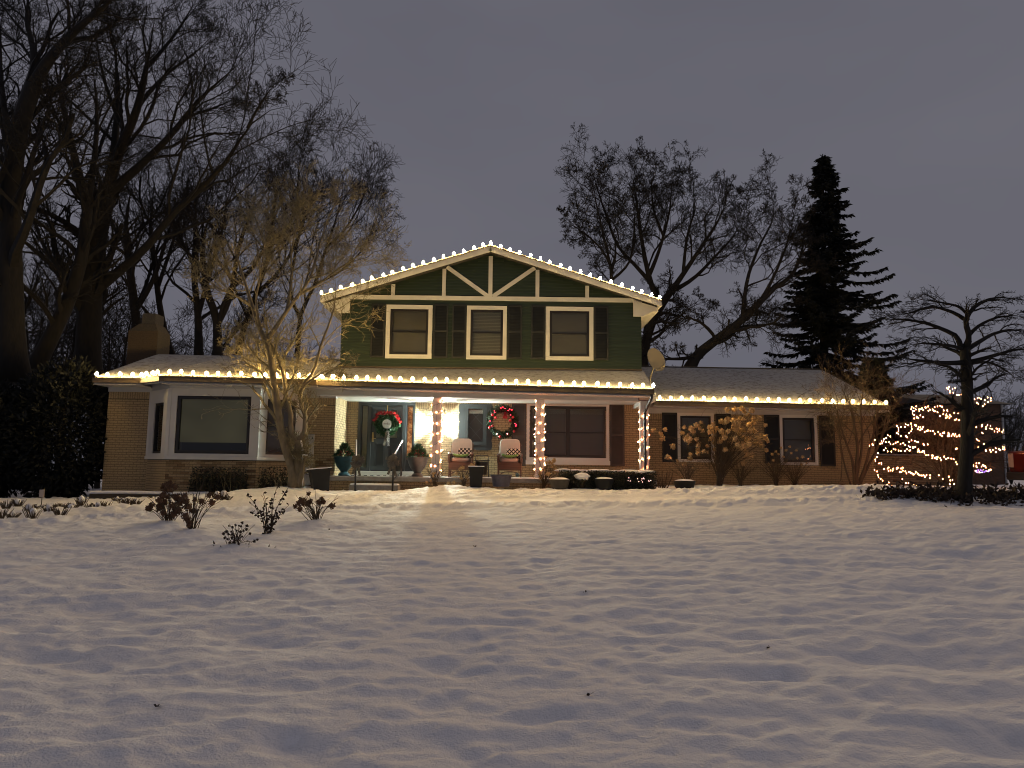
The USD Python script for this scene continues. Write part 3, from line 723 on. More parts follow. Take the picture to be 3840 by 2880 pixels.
for (x0, x1, yt, yb) in ((278, 398, 522, 912), (702, 822, 532, 918), (1086, 1206, 540, 922), (1520, 1640, 550, 945)):
    r = rect(5, x0, yt, x1, yb, YR)
    shutter(r[0], r[1], r[2], r[3], YR - 0.02, "shutter")

# --- porch fittings: picture window, leaded window, shutters, door
pic = window(bw[0], bw[1], bw[2] + 0.12, bw[3], YB - 0.01, casing=0.085, rails=(0.485,), mull=((bw[0] + bw[1]) / 2 + 0.0,), sashw=0.085, label="wide four-pane picture window under the porch")
H("sill", box(bw[0] - 0.02, bw[1] + 0.02, YB - 0.09, YB + .05, bw[2] - 0.01, bw[2] + 0.118), M["white"], pic)
for x0, x1 in ((466, 615), (1482, 1634)):
    r = rect(4, x0, 318, x1, 960, YB)
    shutter(r[0], r[1], r[2], r[3], YB - 0.02, "brownshutter")
# leaded window with a scalloped slate surround
sc0 = rect(3, 1800, 345, 2200, 915, YB)
pts, n = [], 5
def scallop(p, q, k, amp):
    p, q = np.array(p), np.array(q); d = q - p; nn = np.array([d[1], -d[0]]) / np.linalg.norm(d)
    return [tuple(p + d * t + nn * amp * abs(math.sin(math.pi * k * t)) ** 0.6) for t in np.linspace(0, 1, 12 * k, endpoint=False)]
x0, x1, z0_, z1_ = sc0[0] + .03, sc0[1] - .03, sc0[2] + 0.03, min(sc0[3], ZCEIL - 0.01)
outer = scallop((x0, z0_), (x1, z0_), 2, 0.03) + scallop((x1, z0_), (x1, z1_ - .02), 5, 0.035) + [(x1, z1_ - .02), (x0, z1_ - .02)] + scallop((x0, z1_ - .02), (x0, z0_), 5, 0.035)
from shapely.geometry import Polygon, box as sbox
poly = Polygon(outer).buffer(0).difference(sbox(pw[0] + 0.02, pw[2] + 0.02, pw[1] - 0.02, pw[3] - 0.02))
m = trimesh.creation.extrude_polygon(poly, 0.035, engine="earcut"); v = np.array(m.vertices)
lw = H("leaded_window", (np.stack([v[:, 0], YB - 0.012 - v[:, 2], v[:, 1]], 1), np.array(m.faces)), M["door"], label="diamond leaded window in a scalloped slate surround")
H("sash", ring(pw[0] + .022, pw[1] - .022, pw[2] + .022, pw[3] - .022, 0.09, YB - 0.06, YB + 0.06), M["door"], lw)
H("sash", ring(pw[0] + .112, pw[1] - .112, pw[2] + .112, pw[3] - .112, 0.022, YB - 0.05, YB + 0.04), M["shutter"], lw)
gx0, gx1, gz0, gz1 = pw[0] + .134, pw[1] - .134, pw[2] + .134, pw[3] - .134
H("pane", box(gx0, gx1, YB + 0.01, YB + 0.014, gz0, gz1), M["pane"], lw)
H("shade", box(gx0, gx1, YB + 0.06, YB + 0.064, gz0, gz1), M["shade"], lw)
H("paper_strip", box(gx0 + 0.01, gx1 - 0.01, YB + 0.002, YB + 0.004, gz1 - 0.14, gz1 - 0.02), M["blind"], lw)
gw, gh = gx1 - gx0, gz1 - gz0
for sx in (1, -1):
    for off in (-0.5, 0.5):
        P0, P1 = [], []
        for tt in np.linspace(-1.5, 1.5, 61):
            x = sx * (tt) * gw / 1.0 + off * gw; zz = tt * gh * 0.5
            if abs(x) < gw / 2 and abs(zz) < gh / 2:
                P0.append(((gx0 + gx1) / 2 + x, YB + 0.004, (gz0 + gz1) / 2 + zz))
        if len(P0) > 1:
            H("lead_came", tube([P0[0], P0[-1]], 0.006, 5), M["greyurn"], lw)
H("room", box(gx0 - .2, gx1 + .2, YB + 0.22, YB + 0.24, gz0 - .2, gz1 + .2), M["dark"], lw)

# front door: frame with two sidelights
d0, d1 = door[0], door[1]
def dx(x): return float(az(3, x, 760, YB)[0])
fr = [d0, dx(637), dx(727), dx(762), dx(1132), dx(1176), dx(1260), d1]
dl = H("front_door", ring(fr[3] + .004, fr[4] - .004, DZ0 + 0.02, DZ1 - 0.10, 0.13, YB - 0.01, YB + 0.04), M["door"], label="slate grey front door behind the wreath")
ix0, ix1 = fr[3] + .134, fr[4] - .134
xm = (ix0 + ix1) / 2
zl, zt = DZ0 + 0.15, DZ1 - 0.23
zmid = float(az(3, 950, 800, YB)[2])
H("stile", box(xm - 0.06, xm + 0.06, YB - 0.008, YB + 0.038, zl, zt), M["door"], dl)
for a, b in ((ix0, xm - .06), (xm + .06, ix1)):
    H("rail", box(a, b, YB - 0.007, YB + 0.038, zmid - 0.07, zmid + 0.07), M["door"], dl)
    H("panel", box(a, b, YB + 0.02, YB + 0.035, zl, zmid - .07), M["door"], dl)
    H("panel_moulding", ring(a + 0.01, b - 0.01, zl + 0.01, zmid - .08, 0.02, YB - 0.012, YB + 0.02), M["door"], dl)
    H("pane", box(a, b, YB + 0.018, YB + 0.024, zmid + .07, zt), M["pane"], dl)
    H("pane_moulding", ring(a + 0.001, b - 0.001, zmid + .071, zt - .001, 0.022, YB - 0.016, YB + 0.017), M["door"], dl)
    H("curtain", box(a, b, YB + 0.07, YB + 0.074, zmid + .07, zt), M["curtain"], dl)
hp = az(3, 785, 755, YB)
H("handle_plate", cbox(hp[0] - 0.028, hp[0] + 0.028, YB - 0.032, YB - 0.0105, hp[2] - 0.15, hp[2] + 0.15, 0.006), M["brass"], dl)
H("handle", tube([(hp[0], YB - 0.03, hp[2] - 0.05), (hp[0], YB - 0.07, hp[2] - 0.05), (hp[0] + 0.1, YB - 0.07, hp[2] - 0.048)], 0.011, 8), M["brass"], dl, smooth=True)
df = H("door_frame", join(box(d0, fr[1], YB - 0.05, YB + 0.1, DZ0, DZ1), box(fr[2], fr[3], YB - 0.06, YB + 0.1, DZ0, DZ1 - 0.1), box(fr[4], fr[5], YB - 0.06, YB + 0.1, DZ0, DZ1 - .1), box(fr[6], fr[7], YB - 0.05, YB + 0.1, DZ0, DZ1), box(fr[1], fr[6], YB - 0.048, YB + 0.1, DZ1 - 0.099, DZ1 - 0.001)), M["door"])
H("threshold", cbox(d0 - 0.02, d1 + 0.02, YB - 0.16, YB + 0.1, ZSLAB + .001, DZ0 - 0.002, 0.008), M["white"], df)
for a, b, zb_, mt, lb in ((fr[1], fr[2], DZ0 + 0.06, "curtain", "left sidelight with a pale curtain"), (fr[5], fr[6], DZ0 + 0.30, "sidelit", "right sidelight glowing orange from the hallway")):
    sl = H("sidelight", ring(a + .002, b - .002, DZ0 + .003, DZ1 - .102, 0.028, YB - 0.02, YB + 0.05, zb_ - DZ0 + .05), M["door"], label=lb)
    H("pane", box(a + .03, b - .03, YB + 0.015, YB + 0.02, zb_ + .053, DZ1 - .13), M["pane"], sl)
    H("curtain" if mt == "curtain" else "lit_hallway", box(a + .03, b - .03, YB + 0.09, YB + 0.094, zb_ + .053, DZ1 - .13), M[mt], sl)
H("door_room", box(d0, d1, YB + 0.3, YB + 0.32, DZ0, DZ1), M["dark"], dl)

# posts and beam
POSTX = [float(az(3, 1540, 760, 19.85)[0]), float(az(4, 760, 600, 19.85)[0]), float(az(4, 1838, 600, 19.85)[0])]
def beamz(x): return BEAM_L + (BEAM_R - BEAM_L) * (x + 5.3) / 8.9
for i, x in enumerate(POSTX):
    p_ = H("porch_post", cbox(x - 0.115, x + 0.115, 19.735, 19.965, ZSLAB + 0.001, beamz(x) - .001, 0.012), M["white"])
    H("post_groove", box(x - 0.012, x + 0.012, 19.728, 19.7352, ZSLAB + 0.12, beamz(x) - .1), M["frieze"], p_)
    H("post_base", cbox(x - 0.135, x + 0.135, 19.715, 19.985, ZSLAB + 0.002, ZSLAB + 0.11, 0.012), M["white"], p_)
bx0, bx1 = XPIER1 - 0.3, XS1 + 0.02
def strip(x0, x1, y0, y1, f0, f1):
    """A long bar whose underside and top follow a slight fall: f0(x), f1(x)."""
    return hexa([(x0, y0, f0(x0)), (x1, y0, f0(x1)), (x1, y1, f0(x1)), (x0, y1, f0(x0)), (x0, y0, f1(x0)), (x1, y0, f1(x1)), (x1, y1, f1(x1)), (x0, y1, f1(x0))])
xsplit = float(az(2, 840, 980, 19.7)[0])
H("porch_beam", strip(bx0, xsplit - .003, 19.70, 20.0, beamz, lambda x: beamz(x) + 0.24), M["frieze"])
H("porch_beam", strip(xsplit + .003, bx1, 19.70, 20.0, beamz, lambda x: beamz(x) + 0.24), M["frieze"])
H("porch_beam", box(bx1 - 0.2, bx1, 20.001, YR - 0.04, beamz(bx1), beamz(bx1) + 0.24), M["frieze"])
hn = rect(4, 1788, 234, 1893, 276, 19.68)
H("number_plate", cbox(hn[0], hn[1], 19.66, 19.698, hn[2], hn[3], 0.006), M["lens"])
H("plate_frame", ring(hn[0] - .02, hn[1] + .02, hn[2] - .02, hn[3] + .02, 0.022, 19.665, 19.699), M["redcar"])

# --- lower roofs, gutters
GUT = {}                                     # gutter front-top lines carry the bulbs
YE = 19.05
gz_bay = E + 2.275
gz_p0, gz_p1 = E + 2.215, E + 2.085
JX = [float(az(1, 468, 660, 19.9)[0]), float(az(1, 615, 640, YE)[0])]
gl0 = (float(az(1, 97, 655, 19.9)[0]), 19.9, float(az(1, 97, 655, 19.9)[2]))
gl1 = (JX[0], 19.9, float(az(1, 460, 660, 19.9)[2]))
gb0 = (JX[1], YE, gz_bay)
XJOIN = float(az(3, 130, 82, 19.15)[0])
gb1 = (XJOIN, YE, gz_p0 + 0.005)
gp0, gp1 = (XJOIN + 0.0, 19.15, gz_p0), (float(az(4, 1945, 168, 19.15)[0]), 19.15, gz_p1)
gr0 = az(5, 217, 427, 22.3); gr1 = az(5, 2086, 466, 22.3)
GUT = {"left": (gl0, gl1), "jog": (gl1, gb0), "bay": (gb0, gb1), "porch": (gp0, gp1), "right": (tuple(gr0), tuple(gr1))}
for k, (p, q) in GUT.items():
    p, q = np.array(p), np.array(q)
    d = (q - p) / np.linalg.norm(q - p); h = np.array([d[0], d[1], 0]); h /= np.linalg.norm(h); inn = np.array([-h[1], h[0], 0])
    up = np.array([0, 0, 1.0])
    def bar(a0, a1, b0, b1):
        return hexa([p + inn * a0 + up * b0, q + inn * a0 + up * b0, q + inn * a1 + up * b0, p + inn * a1 + up * b0, p + inn * a0 + up * b1, q + inn * a0 + up * b1, q + inn * a1 + up * b1, p + inn * a1 + up * b1])
    g = H("gutter", bar(0.004, 0.115, -0.13, -0.016), M["gutter"])
    H("gutter_lip", bar(-0.006, 0.02, -0.015, 0.004), M["lip"], g)
    H("fascia_board", bar(0.117, 0.14, -0.17, 0.0), M["white"])
    fy = {"left": YP - 0.03, "bay": YC - 0.04, "porch": 19.70, "right": YR - 0.03}.get(k)
    if fy:
        H("soffit", hexa([p + inn * 0.06 + up * -0.18, q + inn * 0.06 + up * -0.18, (q[0], fy + .02, q[2] - 0.18), (p[0], fy + .02, p[2] - 0.18), p + inn * 0.06 + up * -0.165, q + inn * 0.06 + up * -0.165, (q[0], fy + .02, q[2] - 0.165), (p[0], fy + .02, p[2] - 0.165)]), M["frieze"])
def roof(a, b, c, d, name="roof", th=0.10, snow=0.045):
    """A sloping roof quad: eave a-b, ridge c-d (left to right), with a sheet of snow on it."""
    a, b, c, d = (np.array(q, float) for q in (a, b, c, d))
    up = np.array([0, 0, 1.0])
    H(name, hexa([a - up * th, b - up * th, d - up * th, c - up * th, a, b, d, c]), M["shingle"])
    nx, ny = 60, 14
    u, w = np.meshgrid(np.linspace(0, 1, nx), np.linspace(0, 1, ny), indexing="ij")
    top = (a + (b - a) * u[..., None]) * (1 - w[..., None]) + (c + (d - c) * u[..., None]) * w[..., None]
    bump = meshkit.fbm(top * 1.6, 3, 8) * 0.05
    edge = np.minimum(np.minimum(u, 1 - u) * nx / 2, np.minimum(w, 1 - w) * ny / 1.5).clip(0, 1)
    top[..., 2] += 0.006 + snow * edge ** 0.5 * (0.6 + bump * 8)
    v = top.reshape(-1, 3); i = (np.arange(nx - 1)[:, None] * ny + np.arange(ny - 1)[None]).ravel()
    f = np.concatenate([np.stack([i, i + ny, i + ny + 1], 1), np.stack([i, i + ny + 1, i + 1], 1)])
    base = v - [0, 0, 0.004]; 
    H("roof_snow", (v, f), M["roofsnow"], smooth=True)
RY = 23.0
zl_r = float(az(1, 1000, 492, RY)[2])
roof((gl0[0] + 0.0, 20.0, gl0[2] + 0.02), (gl1[0] + 0.3, 20.0, gl1[2] + 0.02), (-11.25, RY, zl_r + .05), (gl1[0] + 0.9, RY, zl_r + .03), "left_roof")
roof((gb0[0], YE + 0.1, gb0[2] + 0.02), (XJOIN, YE + 0.1, gb1[2] + 0.02), (gb0[0] + .35, RY, zl_r + 0.02 + .03), (XU0 + .02, RY, zl_r - 0.03), "bay_roof")
roof((gl1[0] - .05, 20.0, gl1[2] + 0.018), (gb0[0] + .002, YE + 0.1, gb0[2] + 0.018), (gl1[0] + 0.6, RY - .05, zl_r + .02), (gb0[0] + .36, RY - .05, zl_r + .02), "jog_roof")
roof((-11.25, 28.0, gl0[2] - 0.1), (XU0 - .01, 28.0, gl0[2] - 0.1), (-11.25, RY + .01, zl_r + 0.03), (XU0 - .01, RY + .01, zl_r - 0.035), "left_roof_back", snow=0.02)
roof((XJOIN + 0.0, 19.25, gp0[2] + 0.022), (gp1[0], 19.25, gp1[2] + 0.022), (XU0 - 0.3, YB - 0.03, float(az(2, 180, 838, YB)[2])), (XU1 + .06, YB - 0.03, float(az(2, 1990, 858, YB)[2])), "porch_roof")
H("flashing", hexa([(XU0, YB - 0.06, float(az(2, 180, 838, YB)[2]) + .0), (XU1, YB - 0.06, float(az(2, 1990, 858, YB)[2])), (XU1, YB - .03, float(az(2, 1990, 858, YB)[2])), (XU0, YB - .03, float(az(2, 180, 838, YB)[2])),
                    (XU0, YB - 0.06, float(az(2, 180, 838, YB)[2]) + .06), (XU1, YB - 0.06, float(az(2, 1990, 858, YB)[2]) + .06), (XU1, YB - .03, float(az(2, 1990, 858, YB)[2]) + .06), (XU0, YB - .03, float(az(2, 180, 838, YB)[2]) + .06)]), M["gutter"])
rr_y, rr_z = 27.1, float(az(5, 1200, 177, 27.1)[2])
roof((XS1 - .05, 22.4, gr0[2] + .02), (gr1[0], 22.4, gr1[2] + .02), (XS1 - .05, rr_y, rr_z + .02), (gr1[0] - .02, rr_y, rr_z - .02), "right_roof")
roof((XS1 - .05, 31.8, gr0[2] - .1), (gr1[0], 31.8, gr1[2] - .1), (XS1 - .05, rr_y + .01, rr_z), (gr1[0] - .02, rr_y + .01, rr_z - .03), "right_roof_back", snow=0.02)
H("ridge_cap", tube([(XS1, rr_y, rr_z + 0.02), (gr1[0], rr_y, rr_z - .02)], 0.05, 6), M["shingle"])
H("rake_board", hexa([(gr1[0] - .03, 22.4, gr1[2] - .16), (gr1[0] + .0, 22.4, gr1[2] - .16), (gr1[0] + .0, rr_y, rr_z - .2), (gr1[0] - .03, rr_y, rr_z - .2), (gr1[0] - .03, 22.4, gr1[2] - .09), (gr1[0], 22.4, gr1[2] - .09), (gr1[0], rr_y, rr_z - .13), (gr1[0] - .03, rr_y, rr_z - .13)]), M["white"])
# downspout at the right end of the porch
xd = gp1[0] - 0.06
H("downspout", join(tube([(xd, 19.22, gz_p1 - 0.13), (xd, 19.22, gz_p1 - 0.22), (xd - 0.10, 19.62, gz_p1 - 0.55), (xd - 0.10, 19.66, gz_p1 - 0.65), (xd - 0.10, 19.66, 0.2)], 0.04, 8)), M["black"], smooth=40)
# chimney
ch = rect(1, 370, 290, 597, 520, 24.0)
cz1 = ch[3]
H("chimney", join(box(ch[0], ch[1], 24.0, 24.9, 2.0, cz1), hexa([(ch[0], 24.0, cz1 + .001), (ch[1], 24.0, cz1 + .001), (ch[1], 24.9, cz1 + .001), (ch[0], 24.9, cz1 + .001), (ch[0] + .3, 24.12, cz1 + .26), (ch[1] - .14, 24.12, cz1 + .26), (ch[1] - .14, 24.78, cz1 + .26), (ch[0] + .3, 24.78, cz1 + .26)])), M["mortar"])
cb = []
lay_bricks((ch[0], 24.0, 2.6), (1, 0, 0), (0, -1, 0), ch[1] - ch[0], 2.6, cz1, seed=31, store=cb)
H("chimney_bricks", join(*[m for _, m in cb]), M["chimney_brick"], kind="stuff")
H("flue", box(ch[0] + .34, ch[1] - .18, 24.16, 24.74, cz1 + .262, cz1 + 0.62), M["shingle"])

# bricks: the 300 nearest one by one, the rest as one part
BRICKS.sort(key=lambda b: (b[0], 0))
hosts = house.path
for _, m in BRICKS[:300]:
    H("brick", m, M["brick"])
H("brickwork", join(*[m for _, m in BRICKS[300:]]), M["brick"], kind="stuff")
# ------------------------------------------------------------------ strings of lights
_c9 = lathe([(0.0, 0.0), (0.017, 0.0), (0.026, 0.012), (0.045, 0.036), (0.046, 0.058), (0.030, 0.092), (0.0, 0.118)], 7)
_c9base = lathe([(0.0, -0.05), (0.017, -0.05), (0.017, 0.004), (0.0, 0.004)], 6)
def light_string(name, label, pts, wire, group=None, tilt=None, mesh=None, m="c9", wr=0.006, sc=1.0):
    pts = np.asarray(pts, float)
    if mesh is None:
        pts = pts + np.random.default_rng(len(pts)).normal(0, 1, pts.shape) * [.012, .006, .006]
    t = Thing(name, label, "light string", pts.mean(0), group)
    t.part("wire", wire if wire is not None else tube(pts + [0, -0.002, -0.045], wr, 5), M["timber"])
    for i, p in enumerate(pts):
        b = t.part("bulb", xf(_c9 if mesh is None else mesh, t=p, s=sc, rx=0.22 * math.sin(i * 12.9), rz=i * 2.4), M[m], smooth=True)
        if mesh is None:
            t.part("socket", xf(_c9base, t=p), M["lip"], b)
    return t
rng = np.random.default_rng(7)
def on_line(p, q, xs, k, zy, Y=None, lift=0.05):
    """Bulbs above the line p-q where the photograph shows them (zoom columns xs)."""
    p, q = np.array(p, float), np.array(q, float); out = []
    for x in xs:
        d = az(k, x, zy, 1.0) - EYE
        # where the upright plane through the sight line cuts p-q
        n = np.array([d[1], -d[0]]); a, b = n @ (p[:2] - EYE[:2]), n @ (q[:2] - EYE[:2])
        u = a / (a - b)
        out.append(p + (q - p) * u + [0, 0, lift])
    return out
xs_l, xs_b = [127, 218, 310, 405], [700, 788, 882, 976, 1070, 1165, 1255, 1350, 1440, 1528, 1612, 1700, 1790, 1875, 1962]
bulbs = on_line(gl0, gl1, xs_l, 1, 640)
bulbs += [np.array(gl1) + (np.array(gb0) - np.array(gl1)) * u + [0, 0, .05] for u in (0.06, 0.36, 0.64, 0.93)]
bulbs += on_line(gb0, gb1, xs_b, 1, 640)
light_string("eave_lights", "string of warm bulbs along the bay window eave and left corner", bulbs, None)
light_string("eave_lights", "string of warm bulbs along the long porch gutter", on_line(gp0, gp1, [87, 153, 222, 289, 357, 425, 493, 561, 629, 697, 765, 833, 901, 969, 1037, 1104, 1172, 1241, 1309, 1377, 1445, 1513, 1582, 1650, 1718, 1787, 1855, 1923, 1990, 2052], 2, 920), None)
light_string("eave_lights", "string of warm bulbs along the right wing eave", on_line(gr0, gr1, list(np.linspace(265, 2048, 22)), 5, 430), None)
gl, gr = [], []
for x in (88, 147, 210, 270, 330, 390, 452, 511, 571, 632, 691, 750, 810, 868, 928, 988, 1047, 1090):
    X = float(az(2, x, 250, YF - .02)[0]); X = max(X, XEL + 0.02); gl.append((X, YF - 0.02, float(roofz(X)) + 0.06))
for x in (1148, 1207, 1266, 1325, 1385, 1443, 1502, 1562, 1622, 1682, 1742, 1803, 1864, 1925, 1983, 2040, 2099):
    X = float(az(2, x, 250, YF - .02)[0]); X = min(X, XER - 0.02); gr.append((X, YF - 0.02, float(roofz(X)) + 0.06))
light_string("gable_lights", "string of warm bulbs following the upper gable peak", gl + gr, None)

_mini = lathe([(0.0, 0.0), (0.010, 0.004), (0.013, 0.016), (0.008, 0.034), (0.0, 0.042)], 6)
def mini_string(label, pts, wire, m="mini", name="mini_lights", sc=1.0):
    return light_string(name, label, pts, wire, None, mesh=_mini, m=m, sc=sc)
def spiral(x, y, za, zb, turns, n, half, seed, ph=0.0, gap=()):
    r = np.random.default_rng(seed)
    tt = np.linspace(0, 1, 400)
    a = ph + tt * turns * 2 * np.pi
    sq = half / np.maximum(np.abs(np.cos(a)), np.abs(np.sin(a)))
    sq = np.minimum(sq, half * 1.28) + 0.018
    P = np.stack([x + sq * np.cos(a), y + sq * np.sin(a), za + (zb - za) * tt + 0.03 * np.sin(a * 1.7 + seed) + 0.012 * np.sin(a * 9)], 1)
    i = (np.linspace(3, 396, n) + r.uniform(-4, 4, n)).astype(int).clip(0, 399)
    pts = P[i] + r.normal(0, 0.012, (n, 3))
    return pts, tube(P, 0.0035, 4)
for i, (x, tn, n, lb) in enumerate(((POSTX[0], 7.3, 60, "mini lights spiralled round the left porch post by the lantern"), (POSTX[1], 8.4, 66, "mini lights spiralled round the middle porch post"), (POSTX[2], 6.2, 60, "mini lights spiralled round the right porch post by the downspout"))):
    P, w = spiral(x, 19.85, ZSLAB + 0.14, beamz(x) - (0.02, 0.05, 0.25)[i], tn, int(n * .75), 0.115, 40 + i, ph=0.8 * i)
    mini_string(lb, P, w, sc=.75)

# garlands of mini lights on the weeping shrub at the right
GARL = [[(830, 748), (890, 745)], [(840, 765), (855, 790), (905, 800), (955, 800)], [(1022, 822), (1080, 818), (1135, 815)], [(1035, 840), (1060, 870), (1095, 858), (1132, 840)],
        [(586, 885), (640, 888), (690, 882), (770, 880), (825, 905), (860, 930)], [(600, 915), (660, 905), (700, 900), (780, 930), (840, 945)], [(588, 890), (596, 935), (625, 945), (662, 945)], [(602, 955), (640, 950)], [(820, 940), (860, 962), (900, 978), (935, 996)], [(885, 932), (935, 930)],
        [(480, 1012), (540, 1020), (600, 1003), (660, 1035), (700, 1040)], [(600, 1015), (650, 1030), (760, 1055), (850, 1070), (940, 1085)], [(780, 1060), (840, 1075), (900, 1082)],
        [(1032, 1022), (1075, 1010), (1110, 1015), (1160, 1030), (1215, 1052)], [(1110, 1025), (1165, 1048), (1210, 1045)], [(1072, 1052), (1080, 1056)],
        [(490, 1022), (500, 1050), (488, 1075), (515, 1090)], [(590, 1020), (578, 1060), (548, 1100), (560, 1108), (610, 1125), (690, 1150)], [(300, 1160), (318, 1140), (330, 1118)],
        [(376, 1138), (400, 1110), (440, 1075)], [(380, 1125), (420, 1120), (450, 1140), (515, 1140), (590, 1157), (660, 1185)], [(390, 1182), (430, 1178), (475, 1172), (520, 1180), (585, 1185), (660, 1188)],
        [(665, 1180), (700, 1215), (740, 1220), (800, 1228), (850, 1235), (905, 1268)], [(720, 1235), (760, 1240), (795, 1250)], [(890, 1175), (905, 1172)],
        [(1030, 1103), (1060, 1122), (1090, 1138)], [(1028, 1170), (1075, 1165), (1120, 1185), (1160, 1178), (1230, 1165)], [(1150, 1185), (1190, 1175), (1232, 1175)],
        [(355, 1210), (332, 1240), (365, 1262), (390, 1282)], [(390, 1308), (420, 1303), (490, 1308), (560, 1330), (640, 1355), (718, 1365)], [(430, 1325), (530, 1328), (600, 1345), (690, 1350)],
        [(335, 1318), (350, 1340), (372, 1375), (400, 1392), (430, 1398)], [(415, 1425), (435, 1430), (465, 1435)], [(525, 1400), (560, 1412), (590, 1422), (632, 1430)],
        [(1000, 1280), (1040, 1275), (1075, 1282), (1110, 1295), (1140, 1308)], [(1010, 1290), (1065, 1295), (1125, 1308)], [(770, 1355), (800, 1370)], [(845, 1365), (862, 1385), (870, 1400), (882, 1425), (855, 1420)], [(805, 1436), (815, 1436)]]
BUSH = np.array([12.3, 20.7, 0.24]); BH = 2.95
def on_bush(x, y, jit=0.0):
    """A point on the near side of the weeping shrub's dome."""
    Y = 20.7
    for _ in range(4):
        p = az(6, x, y, Y); h = np.clip((p[2] - BUSH[2]) / BH, 0, 1); R = 0.35 + 1.75 * (1 - h) ** 0.8
        u = np.clip((p[0] - BUSH[0]) / R, -1, 1); Y = BUSH[1] - 0.75 * R * math.sqrt(max(0.0, 1 - u * u))
    return az(6, x, y, Y + jit)
lp, lw_ = [], []
for g in GARL:
    L = sum(math.dist(a, b) for a, b in zip(g[:-1], g[1:])); n = max(2, int(L / 17) + 1)
    Q = spline(np.array([(*q, 0) for q in g], float), max(n * 3, 6)) if len(g) > 1 else None
    W = np.array([on_bush(q[0], q[1]) for q in Q]); lw_.append(tube(W, 0.0035, 4))
    for u in np.linspace(0, len(Q) - 1, n):
        q = Q[int(round(u))]; lp.append(on_bush(q[0] + rng.normal(0, 5), q[1] + rng.normal(0, 8.5), rng.uniform(-.2, .2)))
mini_string("mini lights looped in tiers over the weeping shrub beside the right wing", lp, join(*lw_), m="treemini", sc=.95)

# ------------------------------------------------------------------ wall lantern
lx, lz = float(az(3, 1535, 600, YB)[0]), float(az(3, 1535, 610, YB)[2])
t = Thing("wall_lantern", "bright carriage lantern on the porch wall behind the left post", "lantern", (lx, YB - 0.02, lz))
t.part("back_plate", cbox(lx - .06, lx + .06, YB - 0.03, YB - 0.009, lz - .16, lz + .16, .006), M["black"])
t.part("bracket", tube([(lx, YB - .03, lz - .10), (lx, YB - .12, lz - .20), (lx, YB - .17, lz - .165)], 0.01, 6), M["black"])
cy = YB - 0.17
t.part("cap", lathe([(0.0, 0.172), (0.062, 0.172), (0.055, 0.185), (0.02, 0.235), (0.0, 0.25)], 12, (lx, cy, lz)), M["black"])
t.part("base", lathe([(0.0, -0.19), (0.02, -0.18), (0.045, -0.16), (0.0, -0.155)], 12, (lx, cy, lz)), M["black"])
for sx in (-1, 1):
    for sy in (-1, 1):
        t.part("frame_bar", tube([(lx + sx * .036, cy + sy * .036, lz - .155), (lx + sx * .045, cy + sy * .045, lz + .172)], 0.004, 5), M["black"])
for a in range(4):
    c, s_ = math.cos(a * math.pi / 2), math.sin(a * math.pi / 2)
    def r_(u, v, w): return (lx + c * u - s_ * v, cy + s_ * u + c * v, lz + w)
    t.part("glass", hexa([r_(.053, -.040, -.15), r_(.055, -.040, -.15), r_(.055, .040, -.15), r_(.053, .040, -.15), r_(.056, -.044, .168), r_(.058, -.044, .168), r_(.058, .044, .168), r_(.056, .044, .168)]), M["pane"])
t.part("lamp_bulb", blob((lx, cy, lz + .01), 0.05, 2, (1, 1, 2.2)), M["sconce"], smooth=True)

# ------------------------------------------------------------------ wreaths
def wreath(name, label, c, R, r, seed, needles, thick=1.0, n=900):
    t = Thing(name, label, "wreath", c)
    rg = np.random.default_rng(seed)
    a = np.linspace(0, 2 * np.pi, 37)
    t.part("wreath_frame", tube(np.stack([c[0] + R * np.cos(a), np.full(37, c[1]), c[2] + R * np.sin(a)], 1), r * 0.35, 6), M["needledark"])
    for k in range(12):
        th = (k + rg.uniform(0, 1, n // 12)) * 2 * np.pi / 12; ph = rg.uniform(0, 2 * np.pi, n // 12)
        rad = np.stack([np.cos(th), np.zeros_like(th), np.sin(th)], 1); tan = np.stack([-np.sin(th), np.zeros_like(th), np.cos(th)], 1)
        off = rad * np.cos(ph)[:, None] + np.array([0, -1, 0]) * np.sin(ph)[:, None]
        C = np.array(c) + rad * R + off * r * 0.3
        D = off * 0.8 + tan * rg.uniform(0.2, 1.0, len(th))[:, None] + rg.normal(0, .3, (len(th), 3))
        t.part("sprig", cards(C, D, r * rg.uniform(0.7, 1.25, len(th)), r * 0.24, rg), M[needles])
    return t, rg
wc = az(3, 950, 605, YB - 0.09)
t, rg = wreath("door_wreath", "green door wreath with red flowers above and a round white plaque", wc, 0.26, 0.115, 3, "needlegreen", n=1500)
for th in np.linspace(0.15, 2.85, 11):
    rr = 0.33 + rg.uniform(-.03, .03)
    p = np.array(wc) + [rr * math.cos(th) * 1.18, -0.07, rr * math.sin(th) * 0.98 + 0.03]
    t.part("red_flower", cards(np.repeat(p[None], 26, 0), rg.normal(0, 1, (26, 3)) * [1, .6, 1] + [0, -.4, 0], rg.uniform(.05, .095, 26), .04, rg), M["redleaf" if th > 1.6 else "red"])
for th in (0.0, -0.15, 3.2):
    p = np.array(wc) + [0.38 * math.cos(th), -0.05, 0.38 * math.sin(th) + .06]
    t.part("green_leaves", cards(np.repeat(p[None], 24, 0), rg.normal(0, 1, (24, 3)), 0.11, .03, rg), M["needlegreen"])
pc = az(3, 950, 600, YB - 0.2)
disc = lathe([(0.0, -.006), (0.135, -.006), (0.14, 0.0), (0.135, .006), (0.0, .006)], 28)
pq = t.part("plaque", xf(disc, M=[[1, 0, 0], [0, 0, 1], [0, 1, 0]], t=pc), M["signboard"])
tm = meshkit.text_mesh("hello", 0.06, 0.004); tv = np.array(tm.vertices); tv[:, 0] -= tv[:, 0].mean()
